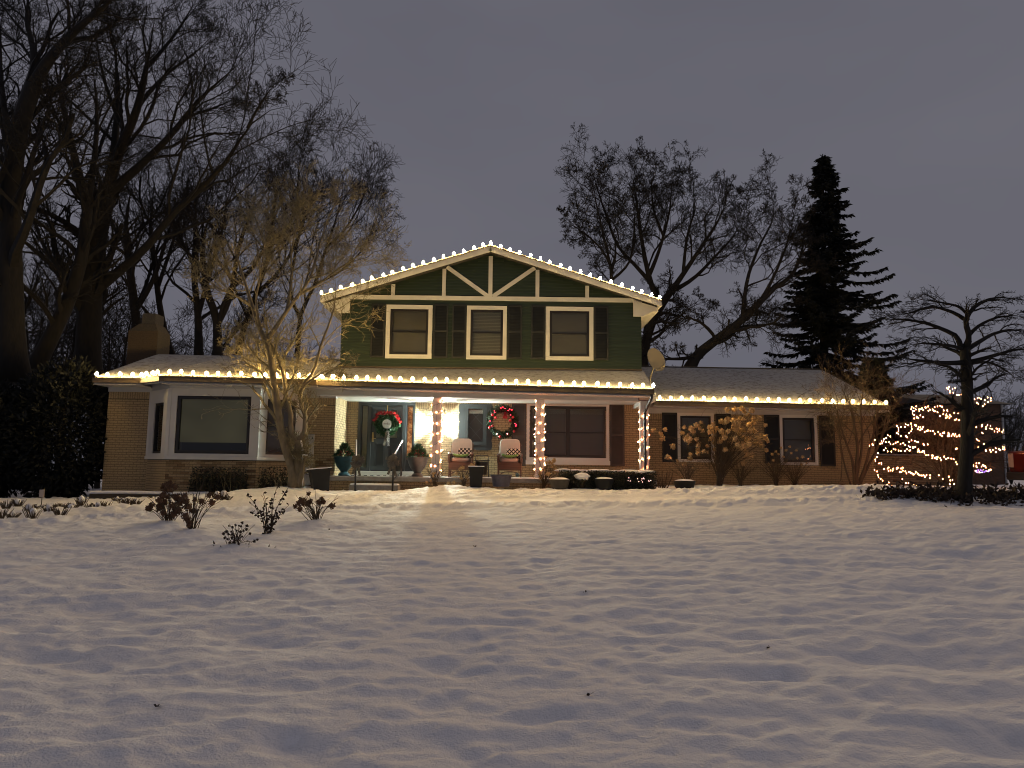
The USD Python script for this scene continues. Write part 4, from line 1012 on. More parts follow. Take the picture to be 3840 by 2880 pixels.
for g in (np.stack([pc[0] + tv[:, 0] + 0.01, pc[1] - 0.009 - tv[:, 2], pc[2] - 0.02 + tv[:, 1]], 1),):
    t.part("plaque_lettering", (g, np.array(tm.faces)), M["redcar"], pq)
# checked ribbon with two tails under the plaque
def ribbon(p, d, L, W, wav=0.02, n=10, ph=0.0, perp=None):
    p, d = np.array(p, float), np.array(d, float); d /= np.linalg.norm(d)
    q = np.cross(d, [0, -1, 0]) if perp is None else np.array(perp, float)
    q /= max(np.linalg.norm(q), 1e-9)
    V = []
    for i in range(n + 1):
        u = i / n; c = p + d * L * u + np.array([0, -1, 0]) * wav * math.sin(u * 7 + ph)
        V += [c - q * W / 2, c + q * W / 2, c - q * W / 2 + [0, .002, 0], c + q * W / 2 + [0, .002, 0]]
    F_ = []
    for i in range(n):
        a = i * 4; b = a + 4
        F_ += [(a, b, a + 1), (a + 1, b, b + 1), (a + 2, a + 3, b + 2), (a + 3, b + 3, b + 2)]
    return np.array(V), np.array(F_)
bc = az(3, 955, 680, YB - 0.22)
t.part("ribbon_tail", ribbon(bc, (-0.18, 0, -1), 0.46, 0.075, ph=0.5), M["ribbon"]); t.part("ribbon_tail", ribbon(bc + [.02, -.01, 0], (0.06, 0, -1), 0.46, 0.08, ph=2), M["gingham"])
for s_ in (-1, 1):
    a = np.linspace(0, 2 * np.pi, 15)
    L = np.stack([bc[0] + s_ * 0.05 * (1 - np.cos(a)), bc[1] - 0.03 + 0 * a, bc[2] + 0.02 + 0.045 * np.sin(a)], 1)
    V = np.concatenate([L - [0, .035, 0], L + [0, .035, 0]]); i = np.arange(14)
    t.part("bow_loop", (V, np.concatenate([np.stack([i, i + 1, i + 15], 1), np.stack([i + 1, i + 16, i + 15], 1)])), M["gingham"])
hx = float(az(3, 960, 400, YB)[0])
t.part("hanger", box(hx - .015, hx + .015, YB - 0.02, YB - 0.016, float(wc[2]) + .25, DZ1 - 0.1), M["brass"])

wc2 = az(4, 372, 500, YB - 0.06)
t, rg = wreath("wall_wreath", "dark evergreen wreath with a red bow and red lights on the brick wall", wc2, 0.40, 0.115, 5, "needledark", n=1500)
bp = np.array(az(4, 398, 415, YB - 0.17))
for s_, u in ((-1, .8), (1, .8), (-1, .2), (1, .2)):
    a = np.linspace(0, 2 * np.pi, 15)
    L = np.stack([bp[0] + s_ * 0.085 * (1 - np.cos(a)) * (0.5 + u * .5), bp[1] + 0 * a, bp[2] + (u - .4) * .1 * (1 - np.cos(a)) + 0.055 * np.sin(a)], 1)
    V = np.concatenate([L - [0, .04, 0], L + [0, .04, 0]]); i = np.arange(14)
    t.part("bow_loop", (V, np.concatenate([np.stack([i, i + 1, i + 15], 1), np.stack([i + 1, i + 16, i + 15], 1)])), M["redsatin"])
t.part("bow_knot", blob(bp, 0.04, 1), M["redsatin"], smooth=True)
t.part("bow_tail", ribbon(bp, (-.25, 0, -1), 0.16, .06), M["redsatin"]); t.part("bow_tail", ribbon(bp, (.3, 0, -1), 0.17, .06), M["redsatin"])
for (x, y) in ((355, 358), (375, 352), (398, 365), (432, 385), (445, 372), (468, 378), (288, 390), (292, 405), (245, 495), (500, 520), (508, 545), (515, 535), (312, 628), (425, 628), (455, 432)):
    p = az(4, x, y, YB - 0.19)
    t.part("red_light", blob(p, 0.015, 1), M["redled" if x != 425 and x != 312 else "pinkled"], smooth=True)
for (x, y) in ((300, 460), (240, 560), (268, 545), (450, 490), (480, 455), (490, 600), (425, 630), (268, 430), (345, 655)):
    t.part("red_bauble", blob(az(4, x, y, YB - 0.16), 0.042, 2), M["red"], smooth=True)

# ------------------------------------------------------------------ urns, planters, tubs
def evergreen(name, label, c, h, w, seed):
    t = Thing(name, label, "potted greenery", c); rg = np.random.default_rng(seed)
    for k in range(8):
        n = 110; u = rg.uniform(0, 1, n) ** 1.3
        th = rg.uniform(0, 2 * np.pi, n) + k
        C = np.array(c) + np.stack([np.cos(th) * w * (1 - u) * .45, np.sin(th) * w * (1 - u) * .45, u * h * .8], 1)
        D = np.stack([np.cos(th), np.sin(th), 0.5 + u], 1) + rg.normal(0, .3, (n, 3))
        t.part("sprig", cards(C, D, rg.uniform(.08, .17, n), .022, rg), M["needledark" if k % 2 else "needlegreen"])
    for k in range(11):
        th = rg.uniform(-2.9, -0.2); u = rg.uniform(0, .62); p = np.array(c) + [math.cos(th) * w * (.75 - u) * .6, math.sin(th) * w * (.75 - u) * .6, u * h * .8 + .03]
        t.part("red_flower", cards(np.repeat(p[None], 18, 0), rg.normal(0, 1, (18, 3)) + [0, -.5, .2], rg.uniform(.05, .09, 18), .04, rg), M["redleaf"])
    return t
def lathe_pot(name, label, c, prof, mt, cat="planter", snow=None, soil=None, group=None, n=28):
    t = Thing(name, label, cat, c, group)
    t.part("pot", lathe(prof, n, c), M[mt], smooth=40)
    if soil: t.part("soil", lathe([(0, soil[1] - .02), (soil[0], soil[1] - .02), (soil[0], soil[1]), (0, soil[1] + .02)], n, c), M["timber"], smooth=40)
    if snow:
        m = blob((c[0], c[1], c[2] + snow[1]), 1, 2, (snow[0], snow[0], snow[2]), 0.12, 3); v = m[0].copy(); v[:, 2] = np.maximum(v[:, 2], c[2] + snow[1] - .02)
        t.part("snow_cap", (v, m[1]), M["snowcap"], smooth=True)
    return t
for i, (x, Yu, lb, lb2, mt) in enumerate(((445, 20.75, "teal urn left of the front door", "evergreens with red blooms in the teal urn left of the door", "teal"), (1315, 20.6, "grey urn right of the front door", "evergreens with red blooms in the grey urn right of the door", "greyurn"))):
    c = np.array([float(az(3, x, 1100, Yu)[0]), Yu, ZSLAB + .001])
    lathe_pot("urn_planter", lb, c, [(0, 0), (.15, 0), (.165, .03), (.15, .06), (.10, .10), (.115, .14), (.20, .24), (.262, .38), (.285, .48), (.30, .50), (.30, .54), (.27, .54), (.25, .46), (0, .46)], mt, "urn")
    evergreen("urn_arrangement", lb2, c + [0, 0, .50], .42, .52, 60 + i)

def square_planter(name, label, c, w0, w1, h, rz, mt, tilt=0.0, rim=0.035, panels=True, snow=True):
    t = Thing(name, label, "planter", c)
    def place(m): return xf(xf(m, rz=rz), t=c, rx=0) if not tilt else xf(xf(m, rz=rz, M=None), M=[[math.cos(tilt), 0, math.sin(tilt)], [0, 1, 0], [-math.sin(tilt), 0, math.cos(tilt)]], t=c)
    a, b, k = w0 / 2, w1 / 2, w1 / 2 - 0.05
    walls = []
    ringb = [(-a, -a), (a, -a), (a, a), (-a, a)]; ringt = [(-b, -b), (b, -b), (b, b), (-b, b)]; ringi = [(-k, -k), (k, -k), (k, k), (-k, k)]
    for q in range(4):
        r = (q + 1) % 4
        walls.append(hexa([(*ringb[q], 0), (*ringb[r], 0), (ringb[r][0] * .8, ringb[r][1] * .8, 0), (ringb[q][0] * .8, ringb[q][1] * .8, 0), (*ringt[q], h), (*ringt[r], h), (*ringi[r], h), (*ringi[q], h)]))
    t.part("planter_body", place(join(*walls, box(-a * .8, a * .8, -a * .8, a * .8, 0.0, 0.03))), M[mt])
    e = b + rim
    t.part("rim", place(join(*[hexa([(e * x0, e * y0, h - .03), (e * x1, e * y1, h - .03), (k * x1, k * y1, h - .03), (k * x0, k * y0, h - .03), (e * x0, e * y0, h + .012), (e * x1, e * y1, h + .012), (k * x1, k * y1, h + .012), (k * x0, k * y0, h + .012)]) for (x0, y0), (x1, y1) in (((-1, -1), (1, -1)), ((1, -1), (1, 1)), ((1, 1), (-1, 1)), ((-1, 1), (-1, -1)))])), M[mt])
    if panels:
        for face in range(4):
            for (u0, u1, v0, v1) in ((-.55, .55, .48, .86), (-.45, .45, .12, .40)):
                m = ring(u0 * a * 1.05, u1 * a * 1.05, v0 * h, v1 * h, .025, 0, .02); v = m[0].copy()
                v[:, 1] = -(a + (b - a) * v[:, 2] / h) - .006 + v[:, 1]
                t.part("panel_frame", place(xf((v, m[1]), rz=face * math.pi / 2)), M[mt])
    if snow:
        t.part("snow_cap", place(join(*[hexa([(e * x0, e * y0, h + .013), (e * x1, e * y1, h + .013), (k * x1, k * y1, h + .013), (k * x0, k * y0, h + .013), (e * .98 * x0, e * .98 * y0, h + .035), (e * .98 * x1, e * .98 * y1, h + .035), (k * 1.02 * x1, k * 1.02 * y1, h + .035), (k * 1.02 * x0, k * 1.02 * y0, h + .035)]) for (x0, y0), (x1, y1) in (((-1, -1), (1, -1)), ((1, -1), (1, 1)), ((1, 1), (-1, 1)), ((-1, 1), (-1, -1)))])), M["snowcap"])
        t.part("soil", place(box(-k * .97, k * .97, -k * .97, k * .97, h * .6, h - .08)), M["snowcap"])
    return t
q = az(3, 165, 1440, 18.4)
square_planter("square_planter", "dark panelled square planter leaning in the snow near the steps", (q[0], 18.4, q[2] + .0), 0.34, 0.47, 0.63, 0.42, "charcoal", tilt=-0.10)
q = az(9, 1020, 1225, 18.9)
square_planter("tall_planter", "tall smooth black planter topped with snow before the chairs", (q[0], 18.9, q[2] - .03), 0.29, 0.37, 0.50, 0.06, "charcoal", panels=False, rim=.02)
q = az(9, 1545, 1218, 19.0)
lathe_pot("round_tub", "wide blue grey glazed tub in front of the right chair", (q[0], 19.0, q[2] - .03), [(0, 0), (.20, 0), (.215, .02), (.245, .2), (.27, .26), (.285, .27), (.285, .30), (.255, .30), (.23, .2), (0, .2)], "blueglaze", "tub", soil=(.235, .22))
for i, (k, x, y, Yp, lb, sc) in enumerate(((4, 962, 1200, 18.9, "rounded grey planter heaped with snow, left of the snowy mound", 1.0), (4, 1422, 1192, 19.0, "dark round planter heaped with snow before the hedge", .97), (5, 458, 1140, 19.4, "dark tub heaped with snow right of the hedge", 1.05))):
    q = az(k, x, y, Yp)
    lathe_pot("round_planter", lb, (q[0], Yp, q[2] - .03), [(r * sc, h_ * sc) for r, h_ in ((0, 0), (.17, 0), (.19, .02), (.235, .14), (.262, .24), (.275, .26), (.27, .28), (.25, .28), (.24, .2), (0, .2))], ("kettle", "charcoal", "charcoal")[i], snow=(.262 * sc, .255 * sc, .075))
# snow-covered mound of stems between the planters
q = az(4, 1195, 1195, 18.95); rg = np.random.default_rng(4)
t = Thing("snowy_clump", "small plant bowed under a cap of snow between the round planters", "plant", (q[0], 18.95, q[2]))
t.part("snow_cap", blob((q[0] + .02, 18.95, q[2] + .30), .16, 2, (1.25, 1, .62), .35, 5), M["snowcap"], smooth=True)
t.part("stems", tubes(np.stack([np.linspace(q + [0, 0, -.05], q + [rg.normal(0, .07), rg.normal(0, .05), .3], 5) for _ in range(26)]), np.full((26, 5), .008), 4), M["stem"])
t.part("leaves", cards(q + rg.normal(0, 1, (160, 3)) * [.1, .08, .06] + [0, 0, .16], rg.normal(0, 1, (160, 3)), .09, .035, rg), M["hedge"])

# ------------------------------------------------------------------ chairs, cushions, table, mat, rails, bows, sign, dish
def rounded(x0, x1, y0, y1, z0, z1, r=.05, n=8, pinch=0.0):
    """A soft cushion: a superellipsoid box."""
    m = trimesh.creation.icosphere(3); v = np.array(m.vertices)
    p = np.sign(v) * np.abs(v) ** 0.42
    p[:, 2] *= 1; c = np.array([(x0 + x1) / 2, (y0 + y1) / 2, (z0 + z1) / 2]); h = np.array([x1 - x0, y1 - y0, z1 - z0]) / 2
    p = p / np.abs(p).max(0)
    return c + p * h, np.array(m.faces)
def lean(m, p, a):
    """Tilts a mesh backwards about the x axis through p."""
    v = np.asarray(m[0]) - p; c, s_ = math.cos(a), math.sin(a)
    return np.stack([v[:, 0], v[:, 1] * c + v[:, 2] * s_, v[:, 2] * c - v[:, 1] * s_], 1) + p, m[1]
CH = [(715, 20.75, "left", 0.06), (1722, 20.7, "right", -0.06)]
for i, (x, Yc, side, rz) in enumerate(CH):
    c = np.array([float(az(9, x, 800, Yc)[0]), Yc, ZSLAB + .001])
    t = Thing("wicker_chair", f"brown wicker armchair on the porch, {'under the leaded window' if i == 0 else 'below the wall wreath'}", "chair", c, None)
    W = .315
    def P(m): return xf(m, t=c)
    for sx in (-1, 1):
        for y in (-.28, .28):
            t.part("leg", P(tube([(sx * W, y, 0), (sx * (W - .005), y * .98, .42)], [.02, .028], 8)), M["wicker"])
        t.part("arm", P(tube(spline([(sx * W, -.30, .40), (sx * (W + .01), -.33, .58), (sx * (W + .01), -.22, .65), (sx * W, .1, .63), (sx * (W - .02), .3, .68)], 14), .035, 8)), M["wicker"], smooth=True)
        t.part("side_panel", P(box(sx * W - .012, sx * W + .012, -.28, .28, .2, .6)), M["wicker"])
    t.part("seat_apron", P(cbox(-W, W, -.30, -.27, .2, .43, .008)), M["wicker"])
    t.part("apron_arch", P(tube(spline([(-W + .02, -.29, .06), (-.15, -.29, .15), (0, -.29, .175), (.15, -.29, .15), (W - .02, -.29, .06)], 12), .015, 6)), M["wicker"], smooth=True)
    t.part("seat_deck", P(cbox(-W, W, -.27, .3, .38, .42, .008)), M["wicker"])
    b = [(-W, .30, .2), (W, .30, .2), (W, .34, .2), (-W, .34, .2), (-W * 1.02, .42, .98), (W * 1.02, .42, .98), (W * 1.02, .46, .98), (-W * 1.02, .46, .98)]
    t.part("chair_back", P(hexa(b)), M["wicker"])
    t.part("back_rail", P(tube(spline([(-W * 1.02, .44, .9), (-W * .7, .44, 1.01), (0, .44, 1.04), (W * .7, .44, 1.01), (W * 1.02, .44, .9)], 12), .025, 8)), M["wicker"], smooth=True)
    where = "left" if i == 0 else "right"
    single("seat_cushion", xf(rounded(-.27, .27, -.30, .26, .425, .545), t=c), M["seatcushion"], f"tan seat cushion on the {where} wicker chair", "cushion", smooth=True)
    single("back_cushion", xf(lean(rounded(-.29, .29, .12, .28, .55, 1.10), np.array([0, .2, .55]), .18), t=c), M["cushion"], f"pale grey back cushion on the {where} wicker chair", "cushion", smooth=True)
    m = rounded(-.20, .20, -.05, .05, 0, .27)
    single("trellis_pillow", xf(lean(m, np.array([0, 0, 0.]), .3), t=c + [.10, .02, .555]), M["trellis"], f"trellis patterned pillow on the {where} wicker chair", "pillow", smooth=True)
    v, f = rounded(-.22, .22, -.12, .12, -.035, .04)
    v = v.copy(); v[:, 2] += .05 * (v[:, 0] / .22) ** 2
    single("green_pillow", xf((v, f), t=c + [.0, -.17, .585]), M["greenpillow"], f"green lumbar pillow lying on the {where} wicker chair seat", "pillow", smooth=True)
tc_ = np.array([float(az(9, 1150, 800, 20.9)[0]), 20.9, ZSLAB + .001])
t = Thing("side_table", "small dark metal table between the two wicker chairs", "table", tc_)
t.part("table_top", xf(cbox(-.22, .22, -.2, .2, .46, .49, .008), t=tc_), M["table"])
t.part("tray_handle", xf(tube([(-.19, -.05, .49), (-.17, -.05, .61), (.17, -.05, .61), (.19, -.05, .49)], .014, 6), t=tc_), M["table"])
for sx in (-1, 1):
    for sy in (-1, 1):
        t.part("leg", xf(tube([(sx * .19, sy * .17, 0), (sx * .17, sy * .15, .46)], .014, 6), t=tc_), M["table"])
t.part("table_bin", xf(lathe([(0, .07), (.13, .07), (.16, .45), (.14, .45), (0, .4)], 16), t=tc_), M["kettle"], smooth=40)
# teal glass ball by the right chair
single("glass_ball", blob(az(9, 1880, 1000, 20.05), .055, 2), M["teal"], "small teal ball ornament beside the right chair", "ornament", smooth=True)
r = rect(3, 600, 1195, 1240, 1222, 21.2)
single("door_mat", cbox(door[0] + .05, door[1] - .05, 20.9, 21.6, ZSLAB + .002, ZSLAB + .018, .005), M["mat_stripe"], "black and white striped mat before the front door", "mat")

def handrail(label, f0, f1, b0, b1, nb=6):
    """f0, f1: foot and head of the lower newel; b0, b1: of the upper newel."""
    f0, f1, b0, b1 = map(np.array, (f0, f1, b0, b1))
    t = Thing("handrail", label, "handrail", f0)
    t.part("newel", tube([f0, f1], .024, 8), M["black"]); t.part("newel", tube([b0, b1], .022, 8), M["black"])
    t.part("top_rail", tube([f1 + [0, 0, .0], b1, b1 + (b1 - f1) * [.12, .08, 0]], .022, 8), M["black"])
    lo0, lo1 = f1 + (f0 - f1) * .72, b1 + (b0 - b1) * .86
    t.part("lower_rail", tube([lo0, lo1], .014, 6), M["black"])
    for k in range(1, nb + 1):
        u = k / (nb + 1); t.part("baluster", tube([lo0 + (lo1 - lo0) * u, f1 + (b1 - f1) * u], .009, 5), M["black"])
    t.part("rail_snow", tube([f1 + [0, 0, .02], b1 + [0, 0, .02]], .011, 6), M["snowcap"], smooth=True)
    return t
def newel(xf_, yb, yt, Y):
    a, b = az(3, xf_, yb, Y), az(3, xf_, yt, Y); b[0] = a[0]; return a, b
fa, fb = newel(573, 1400, 985, 19.0); ba, bb = newel(575, 1212, 795, 20.3)
handrail("black iron handrail on the left of the porch steps", fa, fb, ba, bb, 5)
fa2, fb2 = newel(1017, 1400, 985, 19.0); ba2, bb2 = newel(1118, 1222, 800, 20.3)
handrail("black iron handrail on the right of the porch steps", fa2, fb2, ba2, bb2, 6)
for (p, lb, sd) in ((fb, "burlap ribbon bow tied on the left handrail", 1), (fb2, "burlap ribbon bow tied on the right handrail", 2)):
    c = p + [.05 if sd == 1 else .0, -.06, -.12]; rg = np.random.default_rng(sd)
    t = Thing("ribbon_bow", lb, "bow", c)
    for k in range(9):
        th = k * 2 * math.pi / 9 + rg.uniform(-.2, .2); d = np.array([math.cos(th), -.35, math.sin(th)]); L_ = rg.uniform(.15, .21)
        a = np.linspace(0, 2 * np.pi, 13); q = np.array([-math.sin(th), 0, math.cos(th)])
        Lp = c + d * L_ * .5 * (1 - np.cos(a))[:, None] + np.array([0, -1, 0]) * .05 * np.sin(a)[:, None]
        V = np.concatenate([Lp - q * .04, Lp + q * .04]); i = np.arange(12)
        t.part("bow_loop", (V, np.concatenate([np.stack([i, i + 1, i + 13], 1), np.stack([i + 1, i + 14, i + 13], 1)])), M["ribbon"])
    t.part("bow_tail", ribbon(c, (-.35, 0, -1), .36, .06, ph=1), M["ribbon"]); t.part("bow_tail", ribbon(c, (.2, 0, -1), .38, .06, ph=2), M["ribbon"])

# upright board with letters, leaning on the pier
b0_, b1_ = az(1, 1768, 1490, 20.35), az(1, 1790, 1098, 20.6)
t = Thing("welcome_board", "tall pale board lettered HOME leaning on the brick pier", "sign", b0_)
wv = .125; ax = (b1_ - b0_); Lb = np.linalg.norm(ax); ax /= Lb; ex = np.array([1.0, 0, 0]) - ax * ax[0]; ex /= np.linalg.norm(ex); en = np.cross(ax, ex); en = en if en[1] < 0 else -en
def bl(u, v, w): return b0_ + ex * u + ax * v + en * w
t.part("board", hexa([bl(-wv, 0, .012), bl(wv, 0, .012), bl(wv, 0, -.012), bl(-wv, 0, -.012), bl(-wv, Lb, .012), bl(wv, Lb, .012), bl(wv, Lb, -.012), bl(-wv, Lb, -.012)]), M["signboard"])
for chx, vy in (("H", .68), ("O", .52), ("M", .36), ("E", .20)):
    tm = meshkit.text_mesh(chx, .13, .004); tv = np.array(tm.vertices); tv[:, 0] -= (tv[:, 0].min() + tv[:, 0].max()) / 2
    t.part("letter", (np.array([bl(a[0], vy * Lb + a[1], .0125 + a[2]) for a in tv]), np.array(tm.faces)), M["letter"])
rg = np.random.default_rng(9)
t.part("painted_sprig", cards(np.array([bl(rg.uniform(-.1, .1), Lb * .93 + rg.normal(0, .02), .014) for _ in range(26)]), np.array([ex * rg.normal() + ax * rg.normal() * .5 for _ in range(26)]), .05, .015, rg), M["needledark"])

# satellite dish on the right wing roof
dc = az(5, 222, 110, 23.2)
t = Thing("satellite_dish", "grey satellite dish on the roof beside the upper storey", "satellite dish", dc)
pr = [(0, 0.0)] + [(r_, .35 * r_ * r_ * 1.6) for r_ in np.linspace(.05, .36, 7)] + [(.365, .075), (.36, .085)] + [(r_, .35 * r_ * r_ * 1.6 + .012) for r_ in np.linspace(.34, .03, 6)] + [(0, .012)]
dm_ = lathe(pr, 24); ang = math.radians(70)
v = dm_[0]; c1, s1 = math.cos(ang), math.sin(ang)
v = np.stack([v[:, 0], v[:, 1] * c1 - v[:, 2] * s1, v[:, 1] * s1 + v[:, 2] * c1], 1); c2, s2 = math.cos(.55), math.sin(.55)
v = np.stack([v[:, 0] * c2 - v[:, 1] * s2, v[:, 0] * s2 + v[:, 1] * c2, v[:, 2]], 1) * [1, 1, 1.12]
t.part("reflector", (v + dc, dm_[1]), M["dish"], smooth=40)
t.part("mast", tube([dc + [0, .05, -.1], dc + [-.12, .15, -.55], dc + [-.12, .15, -.75]], .025, 8), M["dish"])
t.part("feed_arm", tube([dc + [0, .02, -.35], dc + [.2, -.35, -.22]], .014, 6), M["dish"]); t.part("feed_horn", blob(dc + [.21, -.37, -.2], .045, 1), M["dish"], smooth=True)

# low snow-capped timber edge of the left bed, small white stake sign
a, b = az(10, 78, 216, 19.05), az(10, 1060, 222, 19.3)
t = Thing("bed_edging", "low dark timber edging capped with snow before the left wall", "garden edging", (a + b) / 2)
t.part("timber", hexa([a + [0, 0, -.35], b + [0, 0, -.45], b + [0, .12, -.45], a + [0, .12, -.35], a + [0, 0, -.03], b + [0, 0, -.03], b + [0, .12, -.03], a + [0, .12, -.03]]), M["timber"])
t.part("snow_cap", tube(spline([a + [0, .05, 0], (a * 2 + b) / 3 + [0, .05, .012], (a + b * 2) / 3 + [0, .05, -.005], b + [0, .05, 0]], 20), .045, 8), M["snowcap"], smooth=True)
q = az(11, 385, 370, 17.5)
t = Thing("stake_sign", "small pale sign on a stake in the dark left bed", "sign", q)
t.part("sign_plate", box(q[0] - .055, q[0] + .055, 17.49, 17.51, q[2] - .09, q[2] + .09), M["seatcushion"]); t.part("stake", tube([q + [0, .02, -.4], q + [0, .02, .05]], .01, 5), M["timber"])

# garden wall beyond the right wing, neighbour's house, red pickup
gw0, gw1 = XR1 + .01, float(az(6, 905, 1300, 23.6)[0])
gz1 = float(az(6, 700, 1216, 23.5)[2])
t = Thing("garden_wall", "low brick garden wall behind the lit shrub", "wall", ((gw0 + gw1) / 2, 23.5, 0))
t.part("wall_core", box(gw0, gw1, 23.5, 23.75, -.3, gz1), M["mortar"])
gbk = []
lay_bricks((gw0, 23.5, .1), (1, 0, 0), (0, -1, 0), gw1 - gw0, .1, gz1, seed=51, store=gbk)
for _, m in gbk: t.part("brick", m, M["brick"])
t.part("coping", cbox(gw0, gw1 + .03, 23.44, 23.8, gz1 + .001, gz1 + .05, .01), M["concrete"])
nb0, nb1 = az(6, 1015, 1300, 38), az(6, 1240, 1300, 38); nzt = float(az(6, 1130, 860, 38)[2])
t = Thing("neighbour_house", "dark brick neighbouring house behind the lit shrub", "house", ((nb0[0] + nb1[0]) / 2, 38, 0))
nx0, nx1 = nb0[0] - 1.5, nb1[0]
t.part("wall", box(nx0, nx1, 38, 48, -.6, nzt), M["neighbour"])
t.part("roof", hexa([(nx0 - .4, 37.6, nzt), (nx1 + .4, 37.6, nzt), (nx1 + .4, 48.4, nzt), (nx0 - .4, 48.4, nzt), (nx0 - .4, 42.9, nzt + 1.0), (nx1 + .4, 42.9, nzt + 1.0), (nx1 + .4, 43.1, nzt + 1.0), (nx0 - .4, 43.1, nzt + 1.0)]), M["shingle"])
t.part("downspout", tube([(nx1 - .06, 37.95, -.3), (nx1 - .06, 37.95, nzt)], .05, 6), M["frieze"])
for u in (.42, .66):
    x = nx0 + (nx1 - nx0) * u; w_ = t.part("window", ring(x - .5, x + .5, 1.2, 2.3, .08, 37.96, 38.02), M["shingle"]); t.part("pane", box(x - .41, x + .41, 37.985, 37.99, 1.29, 2.21), M["pane"], w_)
nl = []
for x in np.linspace(1030, 1125, 12): nl.append(az(6, x, 1322 + 8 * math.sin(x * .4), 30.0))
nl = np.array(nl)
t = Thing("coloured_lights", "few violet and pink lights low behind the umbrella tree", "light string", nl.mean(0))
t.part("wire", tube(nl, .006, 4), M["timber"])
for i, p in enumerate(nl): t.part("bulb", blob(p, .03, 1), M["purpleled" if i % 3 else "pinkled"], smooth=True)

# ------------------------------------------------------------------ red pickup, mostly outside the frame
tx, ty = float(az(6, 1266, 1400, 20.2)[0]), 18.4
t = Thing("red_pickup", "red pickup truck parked at the right edge, tail towards the lawn", "pickup truck", (tx + 2.6, ty + .9, .1))
def PT(m): return xf(m, t=(tx, ty, .12))
bed = [(0.04, .50), (0.0, .62), (0.0, 1.12), (0.03, 1.16), (1.75, 1.16), (1.80, 1.20), (2.15, 1.72), (2.3, 1.77), (3.35, 1.77), (3.55, 1.70), (4.15, 1.22), (5.2, 1.12), (5.38, 1.0), (5.42, .55), (5.2, .42), (4.78, .42)]
arch = lambda cx: [(cx + .42 * math.cos(a), .42 + .42 * math.sin(a)) for a in np.linspace(0, math.pi, 12)]
prof = bed[:-1] + [(4.85, .42)] + arch(4.4)[1:-1] + [(3.97, .42), (1.52, .42)] + arch(1.05)[1:-1] + [(.62, .45)]
t.part("body", PT(prism(prof[::-1], 0.0, 1.78)), M["redcar"])
t.part("bumper", PT(cbox(-.10, .10, -.02, 1.80, .38, .60, .03)), M["rubber"])
t.part("tailgate", PT(cbox(-.016, .012, .2, 1.58, .64, 1.10, .008)), M["redcar"])
for y0 in (.0, 1.6):
    t.part("tail_lamp", PT(cbox(-.022, .10, y0 - .012, y0 + .19, .72, 1.10, .012)), M["lens"])
for cx in (1.05, 4.4):
    for y0 in (-.0, 1.58):
        w_ = t.part("wheel", PT(xf(lathe([(.0, 0), (.22, 0), (.24, .03), (.36, .02), (.38, .06), (.38, .16), (.36, .2), (0, .2)], 24), M=[[1, 0, 0], [0, 0, 1], [0, -1, 0]], t=(cx, y0, .33))), M["rubber"], smooth=30)
        t.part("rim", PT(xf(lathe([(0, -.02), (.2, -.012), (.21, .02), (0, .02)], 16), M=[[1, 0, 0], [0, 0, 1], [0, -1, 0]], t=(cx, y0 if y0 < 1 else y0 + .21, .33))), M["lens"], w_)
t.part("side_window", PT(prism([(2.22, 1.24), (3.95, 1.24), (3.5, 1.66), (2.38, 1.68)], -.006, .0)), M["rubber"])
t.part("bed_snow", PT(blob((.9, .9, 1.17), 1, 2, (.85, .85, .05))), M["snowcap"], smooth=True)
# ------------------------------------------------------------------ bare trees
def grow(rg, P, R, n, t0, t1, ang, lr, rr, S, wander, up, rmin=0.004, base_len=None, flat=None, lmin=0.0):
    """n shoots on each of the branches P (N, S0+1, 3) with radii R."""
    N, S0, _ = P.shape; S0 -= 1
    idx = np.repeat(np.arange(N), n)
    t = t0 + (t1 - t0) * ((np.tile(np.arange(n), N) + rg.uniform(0, 1, N * n)) / n)
    f = t * S0; i = np.minimum(f.astype(int), S0 - 1); w = (f - i)[:, None]
    A, B = P[idx, i], P[idx, i + 1]
    pos = A * (1 - w) + B * w
    tan = B - A; tan /= np.maximum(np.linalg.norm(tan, axis=1, keepdims=True), 1e-9)
    rad = R[idx, i] * (1 - w[:, 0]) + R[idx, i + 1] * w[:, 0]
    ref = np.where(np.abs(tan[:, 2:3]) > .9, [[1.0, 0, 0]], [[0, 0, 1.0]])
    u = np.cross(tan, ref); u /= np.linalg.norm(u, axis=1, keepdims=True); v = np.cross(tan, u)
    az_ = np.tile(np.arange(n), N) * 2.4 + np.repeat(rg.uniform(0, 6.28, N), n) + rg.normal(0, .4, N * n)
    a = ang * rg.uniform(.7, 1.3, N * n)
    d = tan * np.cos(a)[:, None] + (u * np.cos(az_)[:, None] + v * np.sin(az_)[:, None]) * np.sin(a)[:, None]
    plen = np.linalg.norm(np.diff(P, axis=1), axis=2).sum(1) if base_len is None else np.full(N, base_len)
    L = np.maximum(plen[idx] * lr * rg.uniform(.65, 1.25, N * n) * (1.15 - .55 * t), lmin)
    r0 = np.maximum(np.minimum(rad * rr, rad * .95), rmin)
    Q = np.empty((N * n, S + 1, 3)); Q[:, 0] = pos
    for s in range(S):
        d = d + rg.normal(0, wander, d.shape) + np.array([0, 0, up])
        if flat is not None: d[:, 2] *= flat
        d /= np.linalg.norm(d, axis=1, keepdims=True)
        Q[:, s + 1] = Q[:, s] + d * (L / S)[:, None]
    k = np.linspace(1, .35, S + 1)
    return Q, np.maximum(r0[:, None] * k, rmin * .8)

